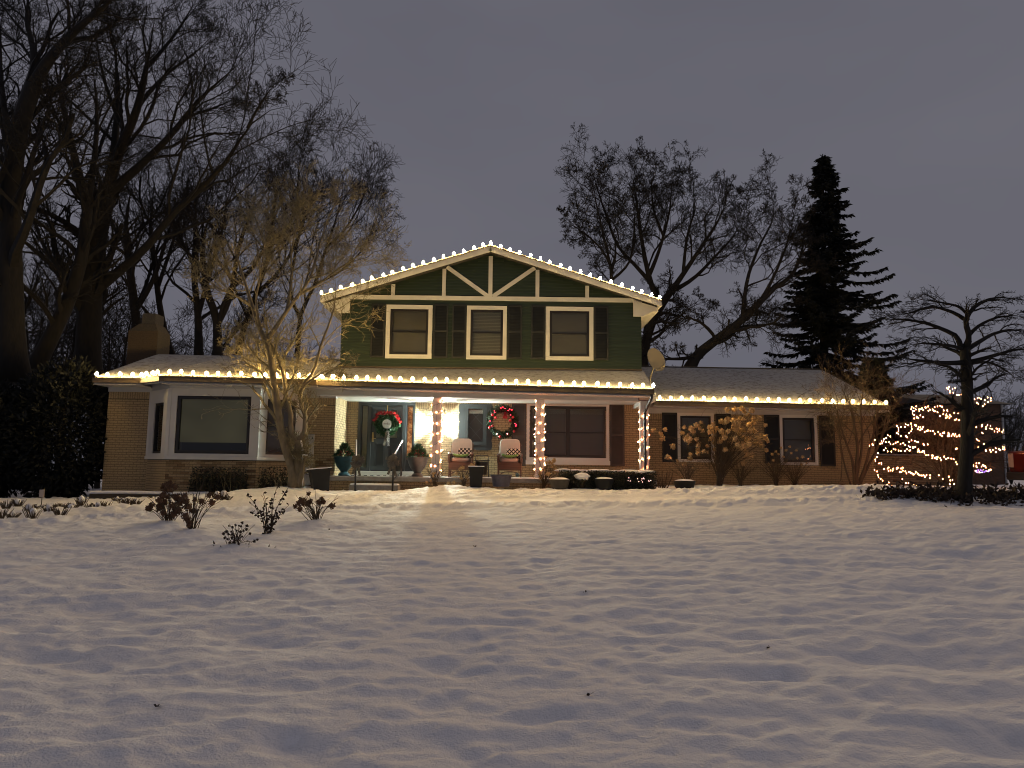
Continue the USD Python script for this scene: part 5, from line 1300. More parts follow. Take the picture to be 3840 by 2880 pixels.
def limbs_from(k, lst, Y, S=12):
    """Hand-laid limbs: (points in zoom k, radii at both ends, optional depth offsets)."""
    P, R = [], []
    for e in lst:
        pts, ra, rb = e[:3]; dy = e[3] if len(e) > 3 else (0, 0)
        n = len(pts)
        W = np.array([az(k, x, y, Y + dy[0] + (dy[1] - dy[0]) * i / max(n - 1, 1)) for i, (x, y) in enumerate(pts)])
        u = np.linspace(0, 1, S + 1); r_ = ra + (rb - ra) * u ** .8
        if not any(f is not e and math.dist(f[0][0], pts[-1]) < 25 for f in lst):
            r_ = r_ * np.clip((1.02 - u) / .35, .16, 1)          # a free end thins out to a twig
        P.append(spline(W, S)); R.append(r_)
    return np.array(P), np.array(R)

def tree(name, label, cat, P, R, levels, seed, bark="bark", twig=None, group=None, flare=True, rmin=.004, tips=None):
    rg = np.random.default_rng(seed)
    if flare:
        R = R.copy(); R[0, 0] *= 1.35; R[0, 1] *= 1.1
    base = P[0, 0].copy()
    t = Thing(name, label, cat, base, group)
    t.part("trunk", tubes(P[:1], R[:1], 12), M[bark], smooth=True)
    for i in range(1, len(P)): t.part("limb", tubes(P[i:i + 1], R[i:i + 1], 9), M[bark], smooth=True)
    ms, cur, r = [], P, R
    for li, lv in enumerate(levels):
        q, qr = grow(rg, cur, r, rmin=rmin, **{k: v for k, v in lv.items() if k not in ("k", "keep")})
        if lv.get("clip"): pass
        ms.append(tubes(q, qr, lv.get("k", 3), cap=False))
        cur, r = q, qr
    t.part("crown", join(*ms), M[twig or bark], smooth=False)
    if tips is not None:
        rr = np.random.default_rng(seed + 1); e = cur.reshape(-1, 3)[rr.integers(0, cur.shape[0] * cur.shape[1], tips[0])]
        t.part("buds", cards(e, rr.normal(0, 1, e.shape), tips[1], tips[1] * .6, rr), M[tips[2]])
    return t
def L(n, ang, lr, rr=.5, S=5, wander=.14, up=.05, t0=.25, t1=1.0, **kw):
    return dict(n=n, ang=ang, lr=lr, rr=rr, S=S, wander=wander, up=up, t0=t0, t1=t1, **kw)

# --- the magnolia before the bay
mb = land((640 * 1.736, 1052 * 1.736)); YM = 18.95
P, R = limbs_from(1, [
    ([(1662, 1510), (1655, 1400), (1600, 1210), (1560, 1050), (1530, 850), (1500, 650), (1478, 470), (1440, 360)], .115, .085, (0, -.1)),
    ([(1700, 1510), (1702, 1350), (1700, 1200), (1690, 1145)], .145, .10, (0.05, .0)),
    ([(1690, 1150), (1635, 1060), (1640, 930), (1605, 830), (1592, 690), (1560, 560), (1500, 420), (1450, 355)], .075, .05, (0, .1)),
    ([(1690, 1150), (1748, 1060), (1752, 960), (1722, 870), (1716, 760)], .07, .05, (0, -.05)),
    ([(1716, 760), (1775, 690), (1850, 640), (1925, 600), (2010, 575)], .04, .012, (-.05, -.5)),
    ([(1716, 770), (1730, 720), (1820, 600), (1875, 400), (1940, 230), (1985, 60), (1990, -120)], .05, .018, (-.05, -.3)),
    ([(1700, 1490), (1730, 1380), (1745, 1290), (1752, 1262)], .06, .055, (-.05, -.15)),
    ([(1440, 365), (1390, 250), (1340, 100), (1290, -60), (1230, -250), (1190, -480)], .07, .02, (-.1, .4)),
    ([(1450, 360), (1505, 290), (1600, 150), (1700, 10), (1790, -120), (1850, -330), (1905, -520)], .07, .015, (0, -.5)),
    ([(1400, 270), (1370, 60), (1400, -150), (1370, -420)], .04, .012, (0, -.8)),
    ([(1600, 150), (1640, -60), (1640, -300), (1620, -540)], .04, .012, (-.2, .5)),
    ([(1790, -120), (1930, -160), (2030, -260), (2120, -330)], .03, .008, (-.4, -.2)),
    ([(1340, 100), (1220, 20), (1090, -30), (960, -130)], .035, .01, (.2, -.3)),
    ([(1440, 380), (1330, 390), (1230, 400), (1130, 350)], .025, .008, (0, -.4)),
    ([(1290, -60), (1180, -130), (1050, -330)], .03, .008, (.3, .3)),
    ([(1700, 10), (1850, -70), (2010, -190), (2200, -310), (2380, -400)], .04, .008, (-.1, -.7)), ([(1640, -300), (1690, -560), (1740, -800)], .025, .006, (.2, .4)), ([(1905, -520), (1980, -680), (2080, -800)], .02, .006, (-.5, -.3)), ([(1400, -150), (1440, -420), (1430, -700)], .025, .006, (-.4, -.2)),
], YM)
t = tree("magnolia_tree", "pale-barked twin-trunk magnolia standing before the bay window", "tree", P, R,
     [L(9, .75, .58, .45, 6, .20, .06, t0=.3, k=4), L(7, .7, .58, .5, 5, .22, .05, k=3), L(5, .7, .58, .5, 3, .24, .06, k=3), L(3, .7, .65, .6, 2, .24, .04, k=3)], 11, "palebark", "twig", rmin=.0042, tips=(9000, .032, "twig"))
t.part("snow_strip", tubes(P[1:2] + np.array([.11, -.05, 0]), np.full((1, 13), .022), 6), M["snowcap"], smooth=True)
q = az(1, 1752, 1258, 18.8); t.part("stub_snow", blob(q, .07, 2, (1, 1, .35)), M["snowcap"], smooth=True)

# --- big dark trees at the left
def ztree(name, label, limbs, Y, levels, seed, k=7, bark="bark", group=None, cat="tree", **kw):
    P, R = limbs_from(k, limbs, Y); return tree(name, label, cat, P, R, levels, seed, bark, None, group, **kw)
big = [L(10, .6, .5, .5, 7, .19, .05, t0=.22, k=4), L(7, .65, .5, .55, 5, .24, .06, k=3), L(6, .7, .52, .55, 3, .26, .06, k=3), L(3, .7, .7, .6, 1, .2, .05, k=3)]
ztree("dark_tree", "huge leaning tree cut by the left edge of the photo", [
    ([(55, 1700), (50, 1450), (45, 1100), (50, 800), (80, 600), (150, 380)], .42, .24), ([(150, 380), (230, 250), (330, 140), (450, 40), (560, -60)], .20, .06, (0, -1)), ([(60, 750), (20, 560), (-40, 400)], .2, .1, (0, 1)),
    ([(130, 430), (150, 250), (120, 80), (140, -80)], .14, .05, (0, 1.5)), ([(250, 230), (330, 180), (420, 160), (520, 60)], .1, .03, (-.5, 1)), ([(48, 1000), (110, 800), (190, 560), (240, 400)], .12, .04, (0, -2)), ([(50, 640), (0, 300), (10, 60)], .12, .05, (0, 2))], 22.5, big, 21, rmin=.007)
ztree("dark_tree", "massive fork-trunked tree left of the chimney", [
    ([(385, 1700), (395, 1480), (405, 1250), (430, 1050), (470, 880)], .48, .34), ([(430, 1050), (370, 850), (320, 650), (270, 420), (230, 200)], .22, .05, (0, 1)), ([(470, 880), (520, 700), (610, 480), (650, 300), (690, 60)], .26, .05, (0, -1)),
    ([(470, 900), (510, 640), (520, 420), (500, 150)], .2, .05, (0, 2)), ([(480, 860), (640, 720), (760, 600), (880, 450), (1010, 330), (1090, 260)], .2, .03, (0, -2)), ([(450, 1270), (560, 1180), (640, 1110), (760, 960), (900, 830), (1020, 700), (1100, 570), (1200, 490), (1290, 470)], .2, .03, (0, -2.5)),
    ([(760, 600), (840, 520), (950, 480), (1080, 420)], .09, .02, (-1, 1)), ([(610, 480), (740, 330), (860, 240), (960, 140)], .1, .02, (0, 2)), ([(1100, 570), (1200, 400), (1240, 350)], .06, .015, (-2.2, -2.4)), ([(650, 300), (800, 120), (880, -20)], .09, .02, (-.5, .5)), ([(560, 600), (450, 300), (420, 60)], .1, .02, (0, 1))], 27, big, 22, rmin=.0075)
ztree("dark_tree", "slanting tree crossing between the two big left trunks", [
    ([(130, 1680), (240, 1470), (320, 1290), (370, 1100), (390, 900)], .30, .16), ([(390, 900), (330, 700), (270, 560), (180, 440)], .13, .03, (0, -1)), ([(390, 900), (420, 700), (430, 500), (400, 250)], .13, .03, (0, 1)), ([(330, 1270), (200, 1100), (140, 950)], .12, .03, (0, 1)), ([(100, 1640), (90, 1400), (200, 1200)], .12, .05, (0, 2))], 24.5, big[:3] + [L(2, .7, .6, .6, 3, .2, .05, k=3)], 23, rmin=.007)
mid = [L(10, .6, .52, .5, 6, .2, .07, t0=.2, k=4), L(7, .7, .52, .5, 5, .24, .07, k=3), L(6, .7, .55, .55, 3, .26, .06, k=3), L(2, .7, .7, .6, 2, .2, .05, k=3)]
for i, (limbs, Y, sd, lb) in enumerate((
    ([([(620, 1580), (600, 1380), (575, 1180), (560, 1000), (590, 820)], .24, .12), ([(600, 1380), (690, 1220), (740, 1060), (800, 900)], .14, .05), ([(570, 1100), (480, 900), (500, 750)], .1, .04)], 33, 31, "dark tree rising just behind the chimney"),
    ([([(775, 1620), (720, 1420), (690, 1200), (670, 1000), (690, 800)], .18, .08), ([(700, 1280), (760, 1100), (820, 900), (850, 760)], .1, .04), ([(672, 1000), (620, 850), (640, 700)], .08, .03)], 34, 32, "leaning dark tree right of the chimney"),
    ([([(882, 1620), (880, 1400), (862, 1200), (870, 1000), (850, 820)], .2, .07), ([(880, 1400), (950, 1150), (1000, 950), (1010, 780)], .12, .04), ([(865, 1180), (780, 1000), (740, 850)], .1, .04)], 32, 33, "forked dark tree behind the middle of the left roof"),
    ([([(965, 1620), (965, 1440), (920, 1290), (900, 1100), (960, 900)], .22, .08), ([(965, 1440), (1030, 1290), (1060, 1100), (1130, 900), (1150, 780)], .15, .04), ([(1040, 1270), (1150, 1150), (1210, 1000), (1260, 840)], .1, .03)], 31, 34, "dark V-forked tree behind the left roof ridge"),
    ([([(1050, 1620), (1090, 1440), (1140, 1300), (1200, 1100), (1220, 900), (1240, 720)], .16, .05), ([(1140, 1300), (1260, 1180), (1340, 1010), (1400, 800), (1420, 740)], .1, .03), ([(1200, 1100), (1320, 900), (1330, 680)], .08, .03), ([(940, 1620), (1040, 1480), (1170, 1340)], .1, .05)], 33, 35, "spreading dark tree behind the magnolia"),
    ([([(1320, 1620), (1330, 1430), (1400, 1260), (1450, 1100), (1500, 950), (1530, 780)], .13, .04), ([(1340, 1420), (1290, 1280), (1320, 1080), (1350, 900), (1330, 720)], .1, .03), ([(1450, 1100), (1560, 980), (1620, 850), (1640, 740)], .07, .02), ([(1400, 1260), (1520, 1200), (1640, 1060), (1690, 900)], .06, .02)], 35, 36, "slender bare tree behind the upper storey's left corner"),
)):
    ztree("woodland_tree", lb, limbs, Y, mid, sd, bark="farbark", rmin=.009)
# finer growth low between the trunks
for i, (x, Y, sd, sc) in enumerate(((160, 30, 41, 1.0), (290, 34, 42, 1.0), (520, 36, 43, 1.0), (690, 38, 44, .9), (1000, 40, 45, .9), (1180, 39, 46, 1.0), (1420, 42, 47, .8), (1250, 44, 48, .9), (30, 33, 49, 1.1), (830, 42, 50, 1.0))):
    b = np.array(az(7, x, 1650, Y)); b[2] = float(ground(b[0:1], b[1:2], False)[0])
    h = 7.2 * sc
    P = np.array([spline([b, b + [.2, 0, h * .3], b + [-.1, .1, h * .6], b + [.1, 0, h]], 12)]); R = np.array([np.linspace(.1, .02, 13)])
    tree("understorey_tree", f"thin dark understorey tree, number {('one','two','three','four','five','six','seven','eight','nine','ten')[i]} from the left edge in the left wood" if False else "thin dark understorey tree in the left wood", "tree", P, R,
         [L(18, .75, .45, .5, 5, .17, .06, t0=.1, k=3), L(8, .7, .52, .5, 4, .2, .05, k=3), L(6, .7, .55, .6, 3, .2, .05, k=3)], sd, "farbark", group="understorey trees behind the left wing", rmin=.010)

def copy_of(src, name, label, cat, loc, rz, sc, group):
    path = numbered("/World/" + name); x = UsdGeom.Xform.Define(stage, path)
    x.GetPrim().GetReferences().AddInternalReference(src)
    x.ClearXformOpOrder()
    x.AddTranslateOp().Set(Gf.Vec3d(*map(float, loc))); x.AddRotateZOp().Set(math.degrees(rz)); x.AddScaleOp().Set(Gf.Vec3f(sc, sc, sc))
    x.GetPrim().SetInstanceable(True); tag(x.GetPrim(), label, cat, group)
rg = np.random.default_rng(77)
UND = ["/World/understorey_tree" + ("" if i == 0 else f"_{i:03d}") for i in range(10)]
for j, (x, Y, sc) in enumerate(((60, 28, .95), (110, 33, 1.15), (210, 31, 1.1), (240, 36, 1.3), (330, 33, 1.2), (430, 37, 1.3), (470, 31, .9), (560, 33, 1.1), (600, 39, 1.3), (650, 34, 1.0), (740, 36, 1.1), (900, 38, 1.1), (960, 42, 1.2), (1100, 41, 1.2), (1330, 40, .9), (1480, 44, .9))):
    b = np.array(az(7, x, 1650, Y)); b[2] = -.4
    copy_of(UND[(j * 3) % 10], "understorey_tree", "thin dark understorey tree in the left wood", "tree", b, rg.uniform(0, 6.28), sc, "understorey trees behind the left wing")
for j, (x, Y, sc) in enumerate(((660, 46, .62), (760, 50, .66), (840, 48, .6), (920, 52, .72), (1010, 47, .62), (1110, 52, .75), (1190, 50, .85), (1260, 46, .75), (1340, 48, .85), (1420, 50, .8), (1480, 46, .8))):
    b = np.array(az(8, x, 1400, Y)); b[2] = -.3
    copy_of(UND[(j * 7 + 1) % 10], "skyline_tree", "small far tree of the twiggy row along the right roof ridge", "tree", b, rg.uniform(0, 6.28), sc, "far trees along the right roof ridge")

# --- trees at the right
curly = [L(10, .6, .42, .5, 7, .26, .04, t0=.2, k=4), L(8, .7, .46, .5, 5, .3, .04, k=3), L(7, .7, .5, .55, 3, .32, .04, k=3), L(4, .7, .7, .6, 1, .3, .05, k=3)]
ztree("bare_tree", "broad-crowned bare tree behind the roof, right of the gable", [
    ([(606, 1420), (620, 1250), (650, 1140), (700, 1040), (760, 950)], .26, .17), ([(700, 1040), (650, 900), (620, 780), (590, 600), (560, 380), (520, 220)], .16, .03, (0, 1)), ([(760, 950), (830, 850), (930, 700), (1030, 540), (1080, 400)], .15, .03, (0, -1)),
    ([(760, 950), (880, 880), (1000, 760), (1120, 620), (1180, 470)], .12, .02, (0, 1)), ([(640, 860), (720, 640), (760, 450), (770, 300)], .11, .02, (.3, -1)), ([(650, 900), (560, 800), (470, 700), (400, 520), (340, 330), (310, 220)], .11, .02, (.3, 1.5)),
    ([(830, 850), (850, 650), (890, 480), (880, 290)], .09, .02, (-.5, 1)), ([(720, 640), (660, 460), (650, 240)], .07, .02, (-.4, -.8)), ([(620, 1200), (760, 1130), (850, 1050), (960, 1000)], .07, .02, (0, -1))], 34, curly, 61, k=8, bark="farbark", rmin=.009)
ztree("bare_tree", "bare tree with several crooked stems just behind the gable's right slope", [
    ([(440, 1200), (440, 950), (430, 850), (455, 740), (440, 600)], .12, .05), ([(440, 850), (380, 720), (300, 640), (220, 580), (190, 530)], .07, .02, (0, .5)), ([(430, 820), (380, 600), (340, 420), (320, 300)], .07, .02, (0, -.5)), ([(440, 880), (540, 760), (560, 560), (530, 400)], .07, .02)], 33, curly, 62, k=8, bark="farbark", rmin=.009)
ztree("bare_tree", "dark leaning tree right of the satellite dish", [
    ([(850, 1420), (900, 1310), (980, 1240), (1080, 1165), (1160, 1100), (1250, 1010), (1330, 930)], .26, .12), ([(1330, 930), (1440, 840), (1490, 700), (1500, 560)], .11, .03), ([(1160, 1100), (1180, 900), (1240, 720), (1330, 520), (1330, 400)], .11, .02, (0, 1)), ([(1250, 1010), (1350, 820), (1420, 620), (1450, 450)], .09, .02, (0, -1)),
    ([(930, 1280), (820, 1320), (720, 1320), (640, 1280)], .11, .03, (0, -.5)), ([(980, 1240), (1060, 1220), (1160, 1140), (1300, 1130), (1420, 1100)], .08, .02, (0, 1)), ([(850, 1410), (880, 1330), (960, 1260)], .15, .1, (.3, .3))], 31, curly, 63, k=8, bark="farbark", rmin=.008)
for i, (x, Y, h, sd, lb) in enumerate(((1180, 44, 5.0, 71, "small far tree behind the right roof, left of the spruce"), (1290, 47, 6.5, 72, "thin far tree close to the left of the spruce"), (1400, 40, 6.0, 73, "far tree half behind the spruce's left side"), (1060, 50, 4.6, 74, "small far tree behind the dish-side leaning trunk"), (720, 50, 5.0, 75, "far thicket tree above the satellite dish"))):
    b = np.array(az(8, x, 1400, Y)); b[2] = .0
    P = np.array([spline([b, b + [.3, 0, h * .3], b + [-.1, .1, h * .6], b + [.2, 0, h]], 12)]); R = np.array([np.linspace(.14, .03, 13)])
    tree("far_tree", lb, "tree", P, R, [L(14, .7, .45, .5, 6, .17, .06, t0=.15, k=3), L(7, .7, .5, .5, 5, .2, .05, k=3), L(4, .7, .5, .6, 4, .2, .05, k=3)], sd, "farbark", rmin=.013)

# --- spruce
def conifer(name, label, base, H_, R0, seed, lean_=0.0, per=5, tiers=38, asym=1.0):
    rg = np.random.default_rng(seed)
    t = Thing(name, label, "tree", base)
    top = base + np.array([lean_, 0, H_])
    ts = np.linspace(0, 1, 14)[:, None]
    t.part("trunk", tube(base + (top - base) * ts, np.linspace(.28, .02, 14), 10), M["farbark"], smooth=True)
    br, nd = [], []
    for k in range(tiers):
        u = .06 + .92 * (k / (tiers - 1)) ** .9
        for j in range(per):
            a = rg.uniform(0, 2 * np.pi); Lb = R0 * (1 - u) ** .95 * rg.uniform(.38, 1.22) * (asym + (1 - asym) * math.cos(a)) + .2; u2 = u + rg.uniform(-.015, .015)
            p0 = base + (top - base) * u2; d = np.array([math.cos(a), math.sin(a), 0])
            s_ = np.linspace(0, 1, 7)
            Q = p0 + d * (Lb * s_)[:, None] + np.array([0, 0, 1.0]) * (Lb * (-.42 * s_ + .30 * s_ ** 3))[:, None]
            br.append((Q, np.linspace(.03, .006, 7)))
            n = int(60 * Lb + 40); w = rg.uniform(.08, 1, n); f = w * 6; i = np.minimum(f.astype(int), 5); c = Q[i] + (Q[i + 1] - Q[i]) * (f - i)[:, None]
            side = np.cross(d, [0, 0, 1.0]); sg = rg.choice([-1, 1], n)
            D = d * .55 + side * (sg * rg.uniform(.15, 1.0, n))[:, None] + np.array([0, 0, -.55]) * rg.uniform(.2, 1.3, n)[:, None] + rg.normal(0, .18, (n, 3))
            nd.append(cards(c, D, rg.uniform(.18, .46, n) * (.6 + .5 * (1 - w)), .095, rg))
    t.part("branches", tubes(np.array([b[0] for b in br]), np.array([b[1] for b in br]), 4, cap=False), M["farbark"])
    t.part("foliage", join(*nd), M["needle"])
    return t
sb = np.array(az(8, 1545, 1330, 33.0)); sb[2] = 0.0; stp = az(8, 1600, 188, 33.0)
conifer("spruce_tree", "tall dark spruce rising behind the right wing", np.array([float(sb[0]) + .35, 33.0, 0.0]), float(stp[2]), 5.9, 81, lean_=float(stp[0] - sb[0] - .35), per=8, tiers=46, asym=.78)
q = az(6, 400, 1000, 25.5)
conifer("spruce_tree", "lower dark conifer at the right end of the right wing", np.array([float(az(6, 330, 700, 25.5)[0]), 25.5, .1]), 4.6, 1.6, 82, per=6, tiers=24)

# --- multi-stemmed tree at the right corner
sv = np.array(az(5, 1812, 1092, 21.9))
P, R = limbs_from(5, [([(1812, 1100), (1815, 950), (1825, 800), (1800, 640), (1770, 480), (1720, 300)], .065, .02), ([(1800, 1095), (1790, 940), (1740, 780), (1690, 620), (1650, 480), (1560, 330)], .05, .012), ([(1826, 1095), (1880, 960), (1920, 800), (1960, 640), (1980, 480), (2000, 300)], .055, .012),
    ([(1840, 1095), (1930, 900), (2000, 760), (2050, 560), (2080, 380)], .05, .01), ([(1770, 1090), (1720, 930), (1690, 760), (1670, 580), (1660, 400)], .03, .01), ([(1820, 1000), (1860, 720), (1850, 520), (1870, 300), (1850, 160)], .045, .012), ([(1690, 1060), (1700, 900), (1685, 740), (1640, 560)], .02, .008)], 21.9)
tree("multistem_tree", "multi-stemmed bare shrub tree at the right corner of the house", "tree", P, R, [L(9, .55, .5, .5, 6, .18, .03, t0=.35, k=4), L(7, .65, .5, .5, 5, .2, .03, k=3), L(5, .7, .5, .55, 4, .22, .03, k=3)], 91, "stem", "stem", rmin=.0048)

# --- umbrella-shaped tree
ub = land(z(6, 950, 1540)); YU = float(ub[1])
P, R = limbs_from(6, [([(945, 1570), (950, 1450), (968, 1200), (972, 900), (970, 700), (955, 470)], .15, .10), ([(955, 470), (985, 400), (960, 280), (985, 230), (1060, 160), (1200, 120), (1340, 150)], .075, .015, (0, -.4)), ([(945, 570), (800, 572), (680, 560), (560, 545), (480, 500)], .06, .012, (0, -.5)),
    ([(930, 470), (905, 400), (800, 340), (650, 290), (480, 270), (320, 285)], .06, .010, (0, .4)), ([(940, 480), (830, 450), (700, 440), (560, 435)], .045, .01, (0, -.8)), ([(985, 570), (1080, 545), (1200, 510), (1330, 480), (1460, 490)], .06, .012, (0, -.5)), ([(970, 480), (1050, 430), (1160, 370), (1290, 345), (1440, 380)], .06, .012, (0, .6)),
    ([(985, 380), (1080, 300), (1200, 255), (1360, 240)], .045, .01, (0, -.3)), ([(950, 270), (850, 215), (720, 185), (560, 230), (420, 245)], .045, .008, (0, .3)), ([(975, 240), (900, 180), (760, 150), (600, 125)], .035, .008, (0, -.6)), ([(990, 580), (1120, 570), (1230, 620), (1330, 700)], .04, .01, (0, .5)),
    ([(955, 600), (915, 640), (900, 720)], .025, .012, (0, -.4)), ([(970, 690), (920, 700), (880, 705)], .03, .012, (0, -.3)), ([(985, 690), (1010, 685), (1030, 682)], .03, .016, (0, -.2)), ([(965, 890), (930, 890), (905, 895)], .03, .016, (0, -.2))], YU)
tree("umbrella_tree", "dark flat-topped umbrella tree on the right lawn", "tree", P, R, [L(10, .6, .34, .5, 6, .15, .0, t0=.25, flat=.75, k=4), L(7, .7, .55, .5, 4, .18, -.01, flat=.85, k=3), L(4, .7, .5, .55, 2, .2, -.02, k=3)], 92, "bark", rmin=.0045)

# --- the weeping shrub under the lights, and bushes behind it
rg = np.random.default_rng(93)
n = 46; a = rg.uniform(0, 2 * np.pi, n); P, R = [], []
for i in range(n):
    rr = rg.uniform(.25, 1.9); h = BH * (1 - rr / 2.6) * rg.uniform(.75, 1.02); c, s_ = math.cos(a[i]), math.sin(a[i])
    P.append(spline(BUSH + np.array([(c * .08, s_ * .08, -.05), (c * rr * .3, s_ * rr * .25, h * .55), (c * rr * .7, s_ * rr * .6, h * .95), (c * rr, s_ * rr * .8, h * .8)]), 12)); R.append(np.linspace(.024, .006, 13))
tree("weeping_shrub", "brown twiggy weeping shrub draped in mini lights", "shrub", np.array(P), np.array(R), [L(9, .7, .4, .5, 5, .2, -.04, t0=.25, k=3), L(6, .7, .5, .6, 4, .2, -.06, k=3)], 93, "stem", "stem", flare=False, rmin=.0045)
for i, (k, x, y, Y, h, w, sd, lb) in enumerate(((6, 720, 1250, 31, 4.0, 2.4, 94, "rounded bare bush behind the lit shrub"), (6, 1130, 1300, 44, 5.6, 2.4, 95, "far round tree behind the neighbouring house, left"), (6, 1270, 1300, 46, 6.2, 3.2, 96, "far round tree at the right edge"), (6, 560, 1300, 40, 4.2, 2.0, 97, "distant bush left of the lit shrub"))):
    b = np.array(az(k, x, y, Y)); b[2] = .0; P, R = [], []; rg = np.random.default_rng(sd)
    for j in range(14):
        a_ = rg.uniform(0, 6.28); rr = w * rg.uniform(.2, .9); hh = h * rg.uniform(.5, .8)
        P.append(spline(b + np.array([(0, 0, 0), (math.cos(a_) * rr * .4, math.sin(a_) * rr * .4, hh * .5), (math.cos(a_) * rr, math.sin(a_) * rr, hh)]), 12)); R.append(np.linspace(.05, .014, 13))
    tree("bare_bush", lb, "bush", np.array(P), np.array(R), [L(8, .6, .5, .5, 4, .16, .06, t0=.2, k=3), L(6, .65, .5, .55, 3, .18, .06, k=3), L(3, .65, .55, .6, 2, .18, .05, k=3)], sd, "farbark", flare=False, rmin=.011)

# --- dark evergreen screen left of the house
rg = np.random.default_rng(101)
for i, (x, y, w, h, d, lb) in enumerate(((-12.9, 21.0, 1.5, 3.7, 1.2, "dark evergreen screen shrub against the house's left corner"), (-15.0, 20.6, 1.7, 3.3, 1.3, "dark evergreen screen shrub second from the house"), (-17.6, 20.0, 1.9, 3.5, 1.3, "dark evergreen screen shrub third from the house"), (-20.4, 19.6, 2.0, 3.2, 1.4, "dark evergreen screen shrub at the left edge"), (-23.6, 19.0, 2.2, 3.6, 1.5, "dark evergreen screen shrub just past the left edge"))):
    gz = float(ground(np.array([x]), np.array([y]), False)[0])
    t = Thing("evergreen_shrub", lb, "shrub", (x, y, gz))
    t.part("trunk", tube([(x, y, gz - .1), (x, y, gz + h * .7)], .1, 7), M["farbark"])
    n = 14000
    u = rg.normal(0, 1, (n, 3)); u /= np.linalg.norm(u, axis=1, keepdims=True)
    rr = rg.uniform(.45, 1, n) ** .5 * (0.8 + .45 * meshkit.fbm(u * 2.1 + i * 5, 3, i))
    C = np.array([x, y, gz + h * .5]) + u * rr[:, None] * [w, d, h * .52]
    C[:, 2] = np.maximum(C[:, 2], gz + .02)
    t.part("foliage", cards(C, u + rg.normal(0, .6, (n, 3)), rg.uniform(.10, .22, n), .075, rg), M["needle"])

# ------------------------------------------------------------------ hydrangeas, perennials, hedge, bed litter
def head(c, r, rg, n=46, flat=1.0):
    u = rg.normal(0, 1, (n, 3)); u /= np.linalg.norm(u, axis=1, keepdims=True)
    q = np.cross(u, rg.normal(0, 1, (n, 3)))
    return join(blob(c, r * .62, 1, (1, 1, flat)), cards(np.asarray(c) + u * r * rg.uniform(.45, .95, n)[:, None] * [1, 1, flat] - q * r * .15, q, r * .55, r * .5, rg))
def shrub(name, label, base, heads, hm, hr, stemm="stem", extra=10, spread=.5, h=.6, seed=0, r0=.007, cat="shrub", twiggy=0):
    rg = np.random.default_rng(seed); base = np.array(base, float)
    t = Thing(name, label, cat, base)
    S = []
    for c in heads:
        m_ = base + (np.array(c) - base) * [.35, .35, .55] + rg.normal(0, .03, 3)
        S.append(spline([base + rg.normal(0, .03, 3) * [1, 1, 0] - [0, 0, .05], m_, np.array(c)], 7))
    for _ in range(extra):
        a_ = rg.uniform(0, 6.28); rr = spread * rg.uniform(.3, 1); e = base + [math.cos(a_) * rr, math.sin(a_) * rr, h * rg.uniform(.5, 1)]
        S.append(spline([base + rg.normal(0, .03, 3) * [1, 1, 0] - [0, 0, .05], base + (e - base) * [.35, .35, .5], e], 7))
    S = np.array(S)
    for i in range(min(len(S), 60)): t.part("stem", tubes(S[i:i + 1], np.linspace(r0, r0 * .5, 8)[None], 4), M[stemm])
    if twiggy:
        q, qr = grow(rg, S, np.full((len(S), 8), r0 * .7), twiggy, .3, 1, .6, .4, .7, 4, .2, .03, rmin=r0 * .4)
        t.part("side_shoots", tubes(q, qr, 3, cap=False), M[stemm])
    for i, c in enumerate(heads):
        t.part("flower_head", head(c, hr * rg.uniform(.75, 1.25), rg), M[hm])
    return t, S, rg
# foreground plants
def fg(base_z10, heads_z10, label, hm, hr, seed, **kw):
    b = land(z(10, *base_z10)); rg = np.random.default_rng(seed)
    hs = [az(10, x, y, b[1] + rg.normal(0, .12)) for x, y in heads_z10]
    return shrub(kw.pop("name", "hydrangea"), label, b, hs, hm, hr, seed=seed, **kw)
fg((735, 500), [(700, 165), (745, 150), (785, 165), (690, 235), (725, 250), (800, 255), (845, 270), (825, 300), (880, 290), (665, 320), (700, 290), (655, 345), (770, 325), (810, 360), (780, 395), (750, 410), (590, 320), (570, 345), (870, 240), (690, 385), (730, 190), (895, 330), (665, 280)], "tall dried hydrangea, leftmost of the lawn plants", "darkflower", .070, 201, extra=8, spread=.45, h=.55, twiggy=2)
fg((925, 582), [(930, 365), (885, 430), (905, 460), (875, 410), (905, 480), (950, 370), (955, 275), (1010, 285), (1070, 235), (1095, 300), (1140, 250), (820, 355)], "thin dried hydrangea beside the tall one, in front", "darkflower", .05, 202, extra=12, spread=.42, h=.85, twiggy=2)
fg((1962, 482), [(1895, 225), (1835, 275), (1860, 270), (1815, 300), (1850, 310), (1885, 300), (1910, 290), (1975, 285), (2005, 265), (2015, 290), (1985, 300), (2090, 325), (1825, 350), (1785, 330), (1840, 285), (1895, 320)], "dried hydrangea standing alone below the square planter", "darkflower", .052, 203, extra=14, spread=.42, h=.5, twiggy=2)
rg = np.random.default_rng(204)
hs = [(1235, 490), (1265, 500), (1290, 485), (1320, 490), (1345, 465), (1335, 495), (1385, 490), (1190, 555), (1215, 540), (1230, 560), (1255, 540), (1300, 530), (1330, 540), (1355, 530), (1380, 520), (1410, 555), (1225, 600), (1260, 590), (1300, 580), (1345, 580), (1390, 620), (1445, 620), (1470, 605), (1240, 630), (1280, 620), (1320, 610), (1370, 640), (1340, 650), (1200, 590), (1265, 560)]
t, S, rg = fg((1300, 697), hs, "dark dried coneflowers nearest the viewer, low clump", "seed", .021, 204, name="coneflower_clump", stemm="seed", extra=10, spread=.25, h=.35, r0=.0045, cat="plant")
b = land(z(10, 1300, 697)); t.part("base_leaves", cards(b + rg.normal(0, 1, (160, 3)) * [.16, .10, .02] + [0, 0, .02], rg.normal(0, 1, (160, 3)), .09, .03, rg), M["seed"])
